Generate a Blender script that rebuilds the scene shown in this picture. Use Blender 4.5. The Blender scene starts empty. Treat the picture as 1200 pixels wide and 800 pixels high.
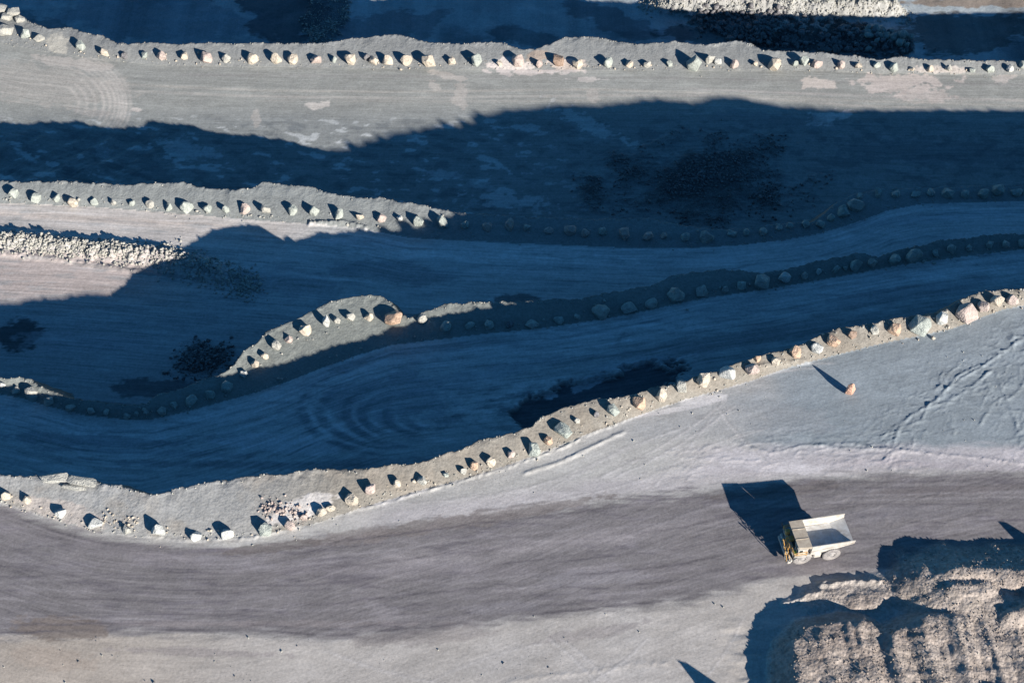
import bpy, bmesh, math, random
import numpy as np
from mathutils import Vector, Matrix, noise as mnoise

# ------------------------------------------------------------------ camera
CAM_H = 190.0
PITCH = math.radians(49.8)          # below the horizon
HFOV = math.radians(36.0)
scene = bpy.context.scene
cam_d = bpy.data.cameras.new('camera')
cam_d.sensor_width = 36.0
cam_d.angle = HFOV
cam_d.clip_start = 1.0
cam_d.clip_end = 6000.0
cam = bpy.data.objects.new('camera', cam_d)
cam.location = (0, 0, CAM_H)
cam.rotation_euler = (math.pi / 2 - PITCH, 0, 0)
scene.collection.objects.link(cam)
scene.camera = cam

# ------------------------------------------------------------------ light
SUN_TRAVEL = Vector((-1.79, 2.14, -1.0))
sun_elev = math.atan2(1.0, math.hypot(1.79, 2.14))
sun_az = math.atan2(1.79, -2.14)    # clockwise from +Y
world = bpy.data.worlds.new('World')
scene.world = world
world.use_nodes = True
wn = world.node_tree
bg = wn.nodes['Background']
sky = wn.nodes.new('ShaderNodeTexSky')
sky.sky_type = 'NISHITA'
sky.sun_disc = False
sky.sun_elevation = sun_elev
sky.sun_rotation = sun_az
sky.air_density = 1.0
sky.dust_density = 0.0
sky.ozone_density = 6.0
sky.altitude = 1500
tint = wn.nodes.new('ShaderNodeVectorMath'); tint.operation = 'MULTIPLY'   # clear high-altitude air: hardly any red in the skylight
tint.inputs[1].default_value = (0.50, 1.0, 1.0)
wn.links.new(sky.outputs[0], tint.inputs[0])
wn.links.new(tint.outputs[0], bg.inputs[0])
bg.inputs[1].default_value = 0.056
sd = bpy.data.lights.new('sun', 'SUN')
sd.energy = 5.0
sd.angle = math.radians(0.5)
sd.color = (1.0, 0.905, 0.785)
so = bpy.data.objects.new('sun', sd)
so.rotation_euler = SUN_TRAVEL.to_track_quat('-Z', 'Y').to_euler()
so.location = (100, -100, 260)
scene.collection.objects.link(so)
scene.view_settings.view_transform = 'Standard'
scene.view_settings.look = 'None'
scene.view_settings.exposure = 1.17
scene.view_settings.gamma = 1.0

# ------------------------------------------------------------------ helpers
COL = scene.collection
F = 600 / math.tan(HFOV / 2)
CP, SP = math.cos(PITCH), math.sin(PITCH)


def un(x, y, z=0.0):
    """survey point: picture coordinate (1200 x 800) -> world point on the level z"""
    u = (x - 600) / F
    v = (400 - y) / F
    r = (u, CP + v * SP, -SP + v * CP)
    k = (CAM_H - z) / -r[2]
    return np.array([k * r[0], k * r[1], z])


def proj(X, Y, Z):
    dz = Z - CAM_H
    d = Y * CP - dz * SP
    return 600 + F * X / d, 400 - F * (Y * SP + dz * CP) / d, F / d


def tag(o, label=None, cat=None, group=None, kind=None):
    if label: o['label'] = label
    if cat: o['category'] = cat
    if group: o['group'] = group
    if kind: o['kind'] = kind
    return o


def lin(c):
    c = np.array(c, float) / 255.0
    return np.where(c <= 0.04045, c / 12.92, ((c + 0.055) / 1.055) ** 2.4)


def alb(r, g, b, k=0.80):
    return lin((r, g, b)) * k


# lattice noise -------------------------------------------------------------
_tabs = {}


def vnoise(x, y, seed=0):
    if seed not in _tabs:
        _tabs[seed] = np.random.default_rng(seed + 77).random((256, 256)).astype(np.float32)
    T = _tabs[seed]
    xi = np.floor(x).astype(np.int64); yi = np.floor(y).astype(np.int64)
    fx = x - xi; fy = y - yi
    fx = fx * fx * (3 - 2 * fx); fy = fy * fy * (3 - 2 * fy)
    a = T[xi & 255, yi & 255]; b = T[(xi + 1) & 255, yi & 255]
    c = T[xi & 255, (yi + 1) & 255]; d = T[(xi + 1) & 255, (yi + 1) & 255]
    return (a * (1 - fx) + b * fx) * (1 - fy) + (c * (1 - fx) + d * fx) * fy * 1.0 - 0.5


def fbm(x, y, f, seed=0, octv=4):
    s = 0; a = 1.0; n = 0
    for i in range(octv):
        ca, sa = math.cos(0.6 * i + seed), math.sin(0.6 * i + seed)
        s = s + a * vnoise((x * ca - y * sa) * f + 13.7 * i, (x * sa + y * ca) * f + 5.1 * i, seed * 7 + i)
        n += a; a *= 0.5; f *= 2.03
    return s / n * 2.0      # about -1..1


def sstep(a, b, x):
    t = np.clip((x - a) / (b - a), 0, 1)
    return t * t * (3 - 2 * t)


# ------------------------------------------------------------------ terrain data
Z = [0.0, -13.35, -26.35, -42.2, -62.2]
HB = [1.42, 1.5, 1.45, 1.4]
CREST = [
 [(0,555),(30,558),(50,557),(80,557),(115,565),(140,568),(170,577),(190,577),(205,572),(240,565),(280,560),(300,558),(306,554),(330,555),(370,548),(400,550),(440,547),(470,543),(500,541),(510,534),(530,528),(550,522),(570,513),(590,509),(605,506),(625,497),(632,489),(645,485),(655,480),(690,470),(700,467),(730,465),(750,459),(785,449),(800,448),(815,440),(835,435),(850,430),(870,423),(890,416),(920,410),(940,403),(960,393),(980,384),(1000,382),(1030,377),(1060,372),(1075,368),(1100,367),(1110,360),(1125,350),(1140,345),(1155,340),(1178,338),(1200,337),
  (1230,332),(1312,333),(1391,321),(1449,328),(1486,318),(1529,321),(1587,333),(1644,339),(1728,344),(1813,350),(1881,350),(1942,364),(2018,383)],
 [(0,442),(35,442),(45,451),(65,459),(80,465),(120,472),(150,473),(170,472),(185,462),(215,455),(240,443),(260,438),(268,433),(275,425),(283,413),(300,402),(312,388),(340,377),(365,363),(385,354),(405,350),(425,345),(447,346),(460,356),(470,368),(480,371),(495,365),(520,357),(545,354),(570,353),(600,353),(640,351),(680,350),(700,345),(730,340),(765,334),(775,328),(785,323),(810,320),(840,316),(870,316),(890,320),(910,317),(925,314),(960,305),(990,300),(1010,297),(1030,300),(1050,292),(1080,287),(1100,281),(1130,279),(1160,275),(1200,274),(1300,262)],
 [(0,212),(60,212),(90,213),(140,216),(170,214),(215,214),(235,219),(265,221),(280,222),(300,218),(308,212),(325,214),(345,217),(370,219),(380,224),(395,227),(420,231),(450,231),(465,235),(500,240),(540,245),(600,250),(700,253),(760,252),(785,257),(830,264),(880,264),(900,260),(930,256),(950,257),(965,247),(980,235),(1000,224),(1030,217),(1060,216),(1100,215),(1200,213),(1300,212)],
 [(0,9),(15,10),(27,22),(48,30),(55,33),(82,32),(100,38),(120,42),(135,50),(150,51),(175,49),(205,52),(240,50),(270,51),(300,50),(330,51),(380,50),(410,45),(440,42),(465,40),(485,45),(505,50),(540,51),(570,49),(590,50),(610,58),(625,57),(645,52),(660,44),(690,43),(720,47),(745,51),(790,49),(830,52),(850,50),(862,47),(880,51),(895,59),(930,60),(960,61),(1000,65),(1030,70),(1055,66),(1080,69),(1130,71),(1180,70),(1200,72),(1300,75)]]
TOE = [
 [(0,588),(40,601),(80,614),(120,623),(160,628),(220,631),(280,630),(320,624),(370,613),(400,603),(440,590),(480,578),(520,567),(560,556),(600,543),(640,528),(680,512),(720,497),(760,483),(800,469),(840,458),(880,446),(920,432),(960,421),(1000,411),(1040,401),(1080,393),(1120,384),(1150,372),(1175,363),(1200,358),(1400,352),(2018,400)],
 [(0,462),(30,468),(60,477),(100,487),(140,491),(180,491),(220,482),(260,471),(300,460),(340,446),(380,430),(420,416),(460,404),(520,397),(570,391),(640,384),(700,375),(760,364),(820,350),(880,342),(940,332),(1000,321),(1060,310),(1120,302),(1200,292),(1300,280)],
 [(0,238),(100,242),(240,253),(300,258),(370,263),(430,269),(480,279),(600,285),(720,290),(800,291),(860,288),(920,281),(960,274),(1000,262),(1040,247),(1080,239),(1140,237),(1200,236),(1300,235)],
 [(0,50),(50,60),(100,67),(160,74),(200,77),(300,78),(500,81),(700,82),(800,82),(960,83),(1030,86),(1100,87),(1200,88),(1300,90)]]


def curve(pts, z):
    w = np.array([un(x, y, z) for x, y in pts])
    o = np.argsort(w[:, 0])
    return w[o, 0], w[o, 1]


crest_w = [curve(CREST[k], Z[k] + HB[k]) for k in range(4)]
toe_w = [curve(TOE[k], Z[k]) for k in range(4)]


def ycrest(k, X):
    y = np.interp(X, *crest_w[k])
    return y + 0.42 * fbm(X, X * 0 + 3.3 * k, 0.7, 20 + k, 4) + 0.34 * vnoise(X * 2.6, X * 0 + k, 30 + k)


def ytoe(k, X):
    return np.interp(X, *toe_w[k])


def axis(lo, hi, stp, far_lo, far_hi):
    core = np.arange(lo, hi, stp)
    a = [lo]; s = stp
    while a[-1] > far_lo:
        s *= 1.22; a.append(a[-1] - s)
    b = [core[-1]]; s = stp
    while b[-1] < far_hi:
        s *= 1.22; b.append(b[-1] + s)
    return np.concatenate([np.array(a[:0:-1]), core, np.array(b[1:])])


gx = axis(-150, 150, 0.27, -1400, 1400)
gy = np.concatenate([axis(92, 200, 0.24, -900, 0)[:-1], axis(200, 352, 0.29, 1e9, 1800)])
gy = np.unique(np.round(gy, 4))
XX, YY = np.meshgrid(gx, gy)          # shape (ny, nx)
NY, NX = XX.shape
ZZ = np.full(XX.shape, Z[4], dtype=np.float64)
REG = np.full(XX.shape, 40, dtype=np.int16)   # level*10 + kind (0 floor 1 berm 2 face)

# pit floor relief
ZZ += 0.5 * fbm(XX, YY, 0.05, 3) + 0.12 * fbm(XX, YY, 0.4, 4)


def add_ridge(k, pts, height, width, rough=0.3, z=None, taper=True):
    """small windrow of loose rock following a surveyed line on level k"""
    global ZZ
    zl = Z[k] if z is None else z
    w = np.array([un(x, y, zl)[:2] for x, y in pts])
    d, t = polydist(w)
    h = height * np.exp(-(d / width) ** 2) * (1 + rough * NZ1)
    if taper:
        h = h * sstep(0, 0.06, t) * sstep(1, 0.94, t)
    ZZ += np.where(d < width * 3, h, 0)


def polydist(w, region=None):
    best = np.full(XX.shape, 1e9); tb = np.zeros(XX.shape)
    seg = np.hypot(*(w[1:] - w[:-1]).T); tot = seg.sum(); acc = 0
    pad = 14
    i0 = np.searchsorted(gx, w[:, 0].min() - pad); i1 = np.searchsorted(gx, w[:, 0].max() + pad)
    j0 = np.searchsorted(gy, w[:, 1].min() - pad); j1 = np.searchsorted(gy, w[:, 1].max() + pad)
    xs = XX[j0:j1, i0:i1]; ys = YY[j0:j1, i0:i1]
    b = best[j0:j1, i0:i1]; tt = tb[j0:j1, i0:i1]
    for a, c, L in zip(w[:-1], w[1:], seg):
        if L < 1e-6: continue
        t = np.clip(((xs - a[0]) * (c[0] - a[0]) + (ys - a[1]) * (c[1] - a[1])) / L ** 2, 0, 1)
        d = np.hypot(xs - a[0] - t * (c[0] - a[0]), ys - a[1] - t * (c[1] - a[1]))
        m = d < b
        b[m] = d[m]; tt[m] = ((acc + t * L) / tot)[m]
        acc += L
    return best, tb


NZ1 = fbm(XX, YY, 0.8, 11, 3)
NZ2 = fbm(XX, YY, 0.12, 12, 4)
NZ3 = vnoise(XX * 2.3, YY * 2.3, 13)
TFLOW = np.zeros(XX.shape)            # distance across the road, for streaks

# pit floor windrow (lit strip at the top right) and the far side of the pit
w = np.array([un(x, y, Z[4] + 1.0)[:2] for x, y in [(750,2),(800,7),(850,9),(900,11),(950,14),(1000,15),(1040,14),(1066,16)]])
d, t = polydist(w)
ZZ += np.where(d < 12, 4.7 * sstep(1.0, .93, t) * sstep(0, .12, t) * np.exp(-(d / 2.7) ** 2) * (1 + .35 * NZ1), 0)
w = np.array([un(x, y, Z[4])[:2] for x, y in [(900,36),(960,38),(1010,44),(1050,52)]])
d, t = polydist(w)
ZZ += np.where(d < 12, 1.6 * np.exp(-(d / 4.5) ** 2) * (1 + .4 * NZ1), 0)
ZZ += np.clip((YY - 560) * 0.6, 0, 55)

for k in (3, 2, 1, 0):
    Xr = gx
    yc = ycrest(k, Xr)[None, :]; yt = ytoe(k, Xr)[None, :]
    yc = np.maximum(yc, yt + 1.0)
    slope = np.gradient(np.interp(Xr, *crest_w[k]), Xr)
    kern = np.ones(15) / 15
    slope = np.convolve(slope, kern, 'same')
    cosf = (1 / np.sqrt(1 + slope ** 2))[None, :]
    tt = (YY - yt) / (yc - yt)
    tc = np.clip(tt, 0, 1)
    hb = HB[k] * (1 + 0.10 * fbm(XX, YY * 0.2, 0.35, 40 + k, 2))
    if k == 2: hb = hb * (1 - 0.62 * sstep(-19, -11, XX))
    prof = hb * (0.75 * tc + 0.25 * (1 - (1 - tc) ** 3))
    relief = 0.06 * NZ2 + 0.010 * NZ1 + 0.006 * NZ3
    berm_r = np.where(tt > 0, 0.05 * NZ1 + 0.03 * NZ3, 0) + np.where(tt > .8, 0.22 * NZ1 * sstep(.8, 1, tt), 0) * sstep(0, 0.15, tt)
    zn = Z[k] + prof + relief + berm_r
    beyond = (YY - yc) * cosf
    face_n = 0.9 * fbm(XX, YY, 0.25, 50 + k, 4)
    zf = Z[k] + hb + relief - np.clip(beyond, 0, None) * 1.75 - sstep(0, 3, beyond) * face_n
    zk = np.where(tt <= 1, zn, zf)
    reg = np.where(tt <= 0, 10 * k, np.where(tt <= 1, 10 * k + 1, 10 * k + 2))
    m = zk > ZZ
    ZZ = np.where(m, zk, ZZ); REG = np.where(m, reg, REG).astype(np.int16)
    TFLOW = np.where(m, YY - yt, TFLOW)

LEV = REG // 10
KND = REG % 10
ROAD = KND == 0

# windrows and ridges on the benches -----------------------------------------
def ridge(k, pts, h, wd, rough=0.35):
    global ZZ
    w = np.array([un(x, y, Z[k])[:2] for x, y in pts])
    d, t = polydist(w)
    d = d + 0.35 * wd * NZ1 * 2
    hh = h * np.exp(-(d / wd) ** 2) * (1 + rough * 2 * NZ3) * sstep(0, 0.05, t) * sstep(1, 0.95, t)
    ZZ += np.where((LEV == k) & (d < 3.2 * wd), hh, 0)


ridge(2, [(-60,276),(0,281),(40,285),(90,291),(140,295),(180,300),(215,309),(250,320),(275,328)], 1.5, 1.9)
ridge(2, [(-20,296),(30,301),(80,306),(135,314),(200,326)], 0.25, 0.5)
ridge(2, [(360,262),(385,262),(410,263),(432,269)], 0.55, 0.42)
ridge(0, [(180,629),(240,633),(290,631),(330,622),(370,612)], 0.08, 0.22, 1.6)
ridge(0, [(398,603),(440,592),(480,580),(530,567),(600,546),(660,524),(700,505),(748,487)], 0.09, 0.22, 1.6)
ridge(0, [(610,556),(660,540),(705,518),(735,504)], 0.13, 0.3)
ridge(0, [(880,436),(915,428),(950,424)], 0.25, 0.35)
for pts in ([(1046,528),(1050,510),(1058,494),(1076,482),(1096,470),(1110,455),(1130,442),(1150,430),(1172,415),(1190,402),(1215,388)],
            [(1060,492),(1085,478),(1112,470),(1140,452),(1165,432)],
            [(1108,458),(1122,440),(1148,428),(1168,430)],
            [(1166,430),(1172,452),(1184,476),(1192,500),(1204,520)],
            [(1160,478),(1152,492),(1148,498)], [(1180,470),(1196,455),(1204,440)],
            [(1110,495),(1120,508)], [(1090,470),(1080,492),(1062,500)]):
    ridge(0, pts, 0.10, 0.22, 0.9)
ridge(0, [(860,519),(905,531),(950,520),(990,526),(1040,526),(1100,532),(1160,538),(1210,545)], 0.07, 0.25, 1.2)
ridge(0, [(950,522),(1000,519),(1040,527)], 0.07, 0.25, 1.2)
ridge(0, [(955,687),(990,683),(1035,684)], 0.5, 0.45, .6)
ridge(0, [(915,709),(940,701),(965,694)], 0.35, 0.4, .6)
ridge(0, [(590,800),(640,792),(690,787),(740,778),(790,776)], 0.04, 0.3, .9)

cw = [un(x, y, 0)[:2] for x, y in [(1048,530),(1056,495),(1096,470),(1130,442),(1165,425),(1205,395)]]
d1, _t = polydist(np.array(cw))
d2, _t = polydist(np.array([un(x, y, 0)[:2] for x, y in [(1166,430),(1176,470),(1206,530)]]))
zone = np.clip(np.exp(-(d1 / 3.2) ** 2) + .7 * np.exp(-(d2 / 3.0) ** 2) + .18 * ((d1 < 14) & (d1 < 1e8)), 0, 1)
rn = fbm(XX, YY, 0.28, 95, 4); rn2 = fbm(XX + 3, YY, 0.45, 96, 3)
CRK = 0.75 * zone * (np.exp(-(rn / 0.055) ** 2) + .7 * np.exp(-(rn2 / 0.06) ** 2)) * ((LEV == 0) & (KND == 0))
ZZ += 0.15 * CRK
d3, _t = polydist(np.array([un(x, y, 0)[:2] for x, y in [(800,540),(860,530),(930,526),(1000,524),(1060,532)]]))
rn = fbm(XX * .5, YY * 1.6, 0.30, 97, 4)
CRK2 = np.exp(-(d3 / 4.0) ** 2) * np.exp(-(rn / 0.05) ** 2) * ((LEV == 0) & (KND == 0))
ZZ += 0.07 * CRK2

# spoil heap at the lower right ------------------------------------------------
def heap_poly(pts, z, ht, slope_t, seed, rough):
    """plateau with edges at the angle of repose"""
    w = np.array([un(x, y, z)[:2] for x, y in pts])
    x0, x1 = w[:, 0].min() - 15, w[:, 0].max() + 15
    y0, y1 = w[:, 1].min() - 15, w[:, 1].max() + 15
    i0, i1 = np.searchsorted(gx, [x0, x1]); j0, j1 = np.searchsorted(gy, [y0, y1])
    xs = XX[j0:j1, i0:i1]; ys = YY[j0:j1, i0:i1]
    wx = xs + 0.9 * fbm(xs, ys, 0.22, seed, 3); wy = ys + 0.9 * fbm(xs, ys, 0.22, seed + 1, 3)
    inside = np.zeros(xs.shape, bool); dist = np.full(xs.shape, 1e9)
    n = len(w)
    for a in range(n):
        p, q = w[a], w[(a + 1) % n]
        cond = ((p[1] > wy) != (q[1] > wy))
        xi = (q[0] - p[0]) * (wy - p[1]) / (q[1] - p[1] + 1e-12) + p[0]
        inside ^= cond & (wx < xi)
        L2 = (q[0] - p[0]) ** 2 + (q[1] - p[1]) ** 2
        t = np.clip(((wx - p[0]) * (q[0] - p[0]) + (wy - p[1]) * (q[1] - p[1])) / L2, 0, 1)
        dist = np.minimum(dist, np.hypot(wx - p[0] - t * (q[0] - p[0]), wy - p[1] - t * (q[1] - p[1])))
    sd_ = np.where(inside, dist, -dist)
    h = np.where(inside, ht + 0.25 * np.minimum(sd_, 3) * 0.3, ht + sd_ * slope_t)
    return (slice(j0, j1), slice(i0, i1)), h, inside, sd_


HEAP = np.zeros(XX.shape)
sl, hA, inA, sA = heap_poly([(922,1100),(924,860),(926,800),(931,752),(950,734),(985,727),(1008,726),(1035,741),(1062,735),(1085,722),(1130,716),(1200,712),(1300,705),(1600,740),(1600,1100)], 2.5, 2.5, 0.85, 61, 0)
xs, ys = XX[sl], YY[sl]
warp = xs + 0.09 * (ys - 105) + 2.4 * fbm(xs, ys, 0.07, 63, 3)
ph = warp / 4.4
rid = 1 - np.abs(2 * (ph - np.floor(ph)) - 1)
amp = 0.35 + 0.65 * sstep(-0.35, 0.45, fbm(xs * 0.8, ys * 0.12, 0.16, 64, 2))
ph2 = (warp + 0.5 * fbm(xs, ys * .3, 0.5, 69, 2)) / 1.7
rid2 = 1 - np.abs(2 * (ph2 - np.floor(ph2)) - 1)
fur = (rid ** 1.1) * 0.60 * (0.4 + 0.6 * amp) + rid2 ** 1.2 * 0.10 + 0.30 * fbm(warp * 1.6, ys * .12, 0.5, 83, 4)
fade = sstep(-0.5, 1.2, sA)
hA = hA + fur * fade + 0.10 * fbm(xs, ys * .4, 0.30, 65, 4) * fade + 0.07 * fbm(xs, ys, 1.5, 66, 2)
HEAP[sl] = np.maximum(HEAP[sl], hA)


def cone(pts, z, top, slope_t, seed, rough=0.4, flat=0.0):
    w = np.array([un(x, y, z)[:2] for x, y in pts])
    d, t = polydist(w)
    h = top - np.maximum(d - flat, 0) * slope_t
    h = h + rough * fbm(XX, YY, 0.4, seed, 4) * sstep(-1, 1, h)
    global HEAP
    HEAP = np.maximum(HEAP, np.where(d < 1e8, h, 0))


cone([(1100,676),(1125,669),(1165,669),(1200,672),(1300,676)], 3.3, 3.3, 0.5, 71, 0.5, 0.5)
cone([(1120,690),(1150,690)], 3.5, 3.6, 0.5, 72, 0.4, 0.6)
cone([(1135,700),(1150,708),(1190,716)], 3.0, 3.2, 0.35, 81, 0.35, 1.2)
cone([(1185,716),(1225,705),(1320,690)], 4.2, 4.2, 0.8, 73, 0.6, 0.3)
cone([(1322,700),(1327,701)], 5.0, 7.4, 2.4, 76, 0.4, 0.3)  # narrow pinnacle added past the right frame edge for its spike of shadow
cone([(960,703),(985,698),(1010,694),(1036,688)], .4, .55, 0.25, 74, 0.35, 0.9)
cone([(1000,706),(1040,700)], .5, .8, 0.3, 75, 0.4, 0.8)
cone([(1060,652),(1120,654),(1200,660),(1300,662)], 0.5, 0.7, 0.4, 77, 0.5, 0.4)
# made-up peaks just outside the frame, added to cast shadows into view
cone([(948,900),(952,902)], 4.0, 8.4, 2.2, 78, 0.5, 0.3)
cone([(1232,868),(1250,872)], 4.0, 6.8, 1.6, 79, 0.5, 0.8)
cone([(1345,862),(1370,870)], 4.0, 5.5, 1.2, 80, 0.5, 0.8)
onheap = (HEAP > 0.12) & (LEV == 0)
ZZ = np.where(LEV == 0, ZZ + np.maximum(HEAP, 0), ZZ)

PX, PY, PS = proj(XX, YY, ZZ)
# dozed, uneven ground left of the heap
m = sstep(830, 875, PX) * sstep(715, 745, PY) * (LEV == 0)
ZZ += m * 0.30 * fbm(XX * 0.55 + YY * 0.2, YY * 1.5, 0.45, 91, 3)
# gullied slope left of L3's shade, talus mound, hollow on the second road
m = (LEV == 3) & (KND == 0)
ZZ += m * sstep(260, 120, PX) * sstep(150, 165, PY) * 0.9 * fbm(XX - 1.2 * YY, (XX + YY) * .35, 0.22, 92, 4)


def blob(px, py, cx, cy, rx, ry, ang=0.0, seed=0, edge=0.35, nf=0.10, soft=0.80):
    ca, sa = math.cos(math.radians(ang)), math.sin(math.radians(ang))
    dx, dy = px - cx, py - cy
    u = (dx * ca + dy * sa) / rx; v = (-dx * sa + dy * ca) / ry
    r = np.hypot(u, v) + edge * fbm(px, py * 1.7, nf, seed, 4) + 0.22 * fbm(px * .5, py * 2.2, 0.33, seed + 900, 3)
    return sstep(1.0, soft, r)


def win(x0, y0, x1, y1):
    """index mask of the surveyed window, to keep painting fast"""
    return (PX > x0) & (PX < x1) & (PY > y0) & (PY < y1)


# talus below bench 2 (dark broken rock on level 3)
tal = np.zeros(XX.shape)
m = win(560, 120, 1010, 290) & (LEV == 3)
tal[m] = np.clip(blob(PX[m], PY[m], 830, 212, 140, 62, 4, 101, .45, .04, .25) + blob(PX[m], PY[m], 695, 228, 30, 22, 50, 102, .5, .06, .1), 0, 1)
m2 = win(180, 370, 300, 470) & (LEV == 2)
tal2 = np.zeros(XX.shape); tal2[m2] = blob(PX[m2], PY[m2], 242, 424, 52, 30, -15, 103, .5, .05, .05)
m3 = win(330, -30, 440, 60) & (LEV == 4)
tal3 = np.zeros(XX.shape); tal3[m3] = blob(PX[m3], PY[m3], 383, 18, 26, 50, 10, 104)
m4 = win(740, 5, 1130, 75) & (LEV == 4)
tal4 = np.zeros(XX.shape); tal4[m4] = blob(PX[m4], PY[m4], 930, 38, 150, 26, 8, 105)
ZZ += tal * (0.7 + 0.35 * NZ1) + tal2 * (0.4 + .3 * NZ1) + tal3 * .4 + tal4 * (0.6 + .4 * NZ1)
# hollow with a darker tone beside the lower bund of the second road
hol = np.zeros(XX.shape)
m = win(560, 400, 830, 520) & (LEV == 1)
px, py = PX[m], PY[m]
hol[m] = np.clip(blob(px, py, 745, 446, 62, 20, -12, 111, .4, .05) + blob(px, py, 668, 470, 62, 24, -20, 112, .4, .05) + blob(px, py, 625, 482, 26, 18, 0, 113, .3, .05), 0, 1)
ZZ -= hol * 0.9

# ------------------------------------------------------------------ painting (true surface colours)
C = np.zeros(XX.shape + (3,), dtype=np.float64)
base = {0: alb(184,184,183), 1: alb(186,190,192), 2: alb(188,190,192), 3: alb(156,159,157), 4: alb(166,176,182)}
for k, c in base.items():
    C[LEV == k] = c
berm_c = {0: alb(143,140,134), 1: alb(130,136,135), 2: alb(136,142,144), 3: alb(138,142,144)}
for k, c in berm_c.items():
    C[(LEV == k) & (KND == 1)] = c
    C[(LEV == k) & (KND == 2)] = alb(118,116,112)
GR = np.where(KND == 0, 0.04, 0.20).astype(np.float64)       # gravel roughness
STR = np.where(KND == 0, 0.95, 0.12).astype(np.float64)       # streak strength


def mix(mask, col, a):
    a = np.clip(a, 0, 1)[:, None]
    C[mask] = C[mask] * (1 - a) + np.array(col) * a


def poly_y(pts, x):
    p = np.array(pts, float)
    return np.interp(x, p[:, 0], p[:, 1])


# level 0: right-hand grey ground, pale dust, dark wet road ----------------------
m = (LEV == 0) & (KND == 0) & (PX > -600) & (PX < 1900) & (PY < 1300)
px, py = PX[m], PY[m]
n1 = fbm(px, py * 2, 0.02, 120, 4); n2 = fbm(px * 0.6, py * 3, 0.06, 121, 4); n3 = fbm(px * 0.3, py * 4, 0.12, 122, 3)
low = poly_y([(0,745),(150,742),(300,743),(400,750),(480,742),(560,734),(640,722),(700,716),(800,706),(850,692),(900,681),(960,676),(1040,668),(1200,660)], px)
up = poly_y([(0,590),(60,611),(120,627),(180,635),(260,639),(340,636),(400,626),(500,612),(620,598),(700,586),(800,575),(850,568),(900,563),(1000,556),(1200,550)], px)
cgrey = sstep(840, 930, px + 60 * n1) * sstep(548, 525, py + 8 * n2)
mix(m, alb(140,151,160), cgrey * 0.95)
cg2 = sstep(700, 760, px) * sstep(960, 880, px) * sstep(530, 500, py)
mix(m, alb(158,162,168), cg2 * .6)
mix(m, alb(190,187,192), sstep(548, 528, py + 5 * n2) * 0 + sstep(516, 530, py + 6 * n2) * sstep(560, 545, py - (px - 950) * -0.02 + 5 * n2) * sstep(760, 860, px) * 0.75)
mix(m, alb(182,178,184), (sstep(-34, -14, py - up + 5 * n2) * sstep(6, -8, py - up + 4 * n3)) * sstep(380, 480, px) * 0.55)
bott = sstep(-8, 8, py - low + 7 * n2)
mix(m, alb(177,173,170), bott * 0.9)
mix(m, alb(176,165,153), bott * sstep(350, 50, px) * 0.6)
mix(m, alb(186,184,184), bott * sstep(420, 600, px) * sstep(900, 760, px) * 0.5 * (0.6 + n1))
rd = sstep(-8, 10, py - up + 9 * n2 + 6 * n3) * sstep(9, -9, py - low + 9 * n2 + 7 * n3)
mix(m, alb(124,121,125), rd * (0.93))
mix(m, alb(102,99,108), rd * sstep(0.0, 0.7, n3 + n1 * .7) * 0.6)
mix(m, alb(138,135,142), rd * sstep(0.10, 0.8, n2) * 0.5)
# pale streak inside the road
yc_ = poly_y([(380,668),(450,660),(560,648),(640,637),(720,628),(800,618),(880,606)], px)
stq = np.exp(-((py - yc_) / 8) ** 2) * sstep(380, 470, px) * sstep(880, 760, px)
mix(m, alb(158,154,158), stq * (0.55 + 0.5 * n2) * rd)
yc_ = poly_y([(0,620),(200,655),(400,668)], px)
mix(m, alb(140,136,142), np.exp(-((py - yc_) / 7) ** 2) * 0.35 * (1 + n2) * rd)
for (cx, cy, rx, ry, an, c, a, sdn) in [
    (690,676,70,12,-3,(142,140,146),.6,1),(590,712,60,8,-2,(140,138,144),.6,2),(450,715,22,8,25,(150,147,152),.5,3),
    (270,660,60,9,4,(140,138,144),.5,4),(560,607,160,9,-9,(126,120,120),.7,5),(420,628,60,10,-6,(136,130,130),.6,6),
    (70,735,60,14,4,(128,118,112),.7,7),(330,640,80,6,-6,(104,98,98),.6,8),(1000,604,160,9,-3,(132,130,136),.5,9),
    (960,632,60,8,-6,(126,123,128),.5,10),(1100,575,110,6,-2,(112,107,110),.5,11),(920,575,90,7,-6,(112,106,106),.5,12),
    (300,730,240,4,0,(144,138,140),.5,13),(500,745,90,10,-4,(130,124,126),.4,14),(240,764,110,5,2,(150,144,146),.5,15),
    (700,740,80,8,-10,(150,145,147),.5,16),(820,470,34,6,-8,(206,206,210),.9,17),(790,480,50,3,-10,(200,200,204),.9,18),
    (450,585,60,6,-16,(196,196,200),.6,19),(940,490,40,20,10,(150,156,163),.5,20),(890,540,70,12,4,(200,198,203),.7,21),
    (1120,546,120,5,3,(176,172,178),.7,22),(1000,760,40,10,0,(170,166,166),.4,23),(60,770,60,16,5,(176,164,154),.5,24)]:
    w_ = (np.abs(px - cx) < rx * 2 + ry) & (np.abs(py - cy) < rx * .6 + ry * 3)
    a_ = np.zeros(px.shape); a_[w_] = blob(px[w_], py[w_], cx, cy, rx, ry, an, 300 + sdn, .6, .05) * a
    mix(m, alb(*c), a_)
tv = (py - up) / np.maximum(low - up, 1)
wob = 0.030 * fbm(px * .2, px * 0, 0.012, 190, 3) + 0.02 * n1
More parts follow.
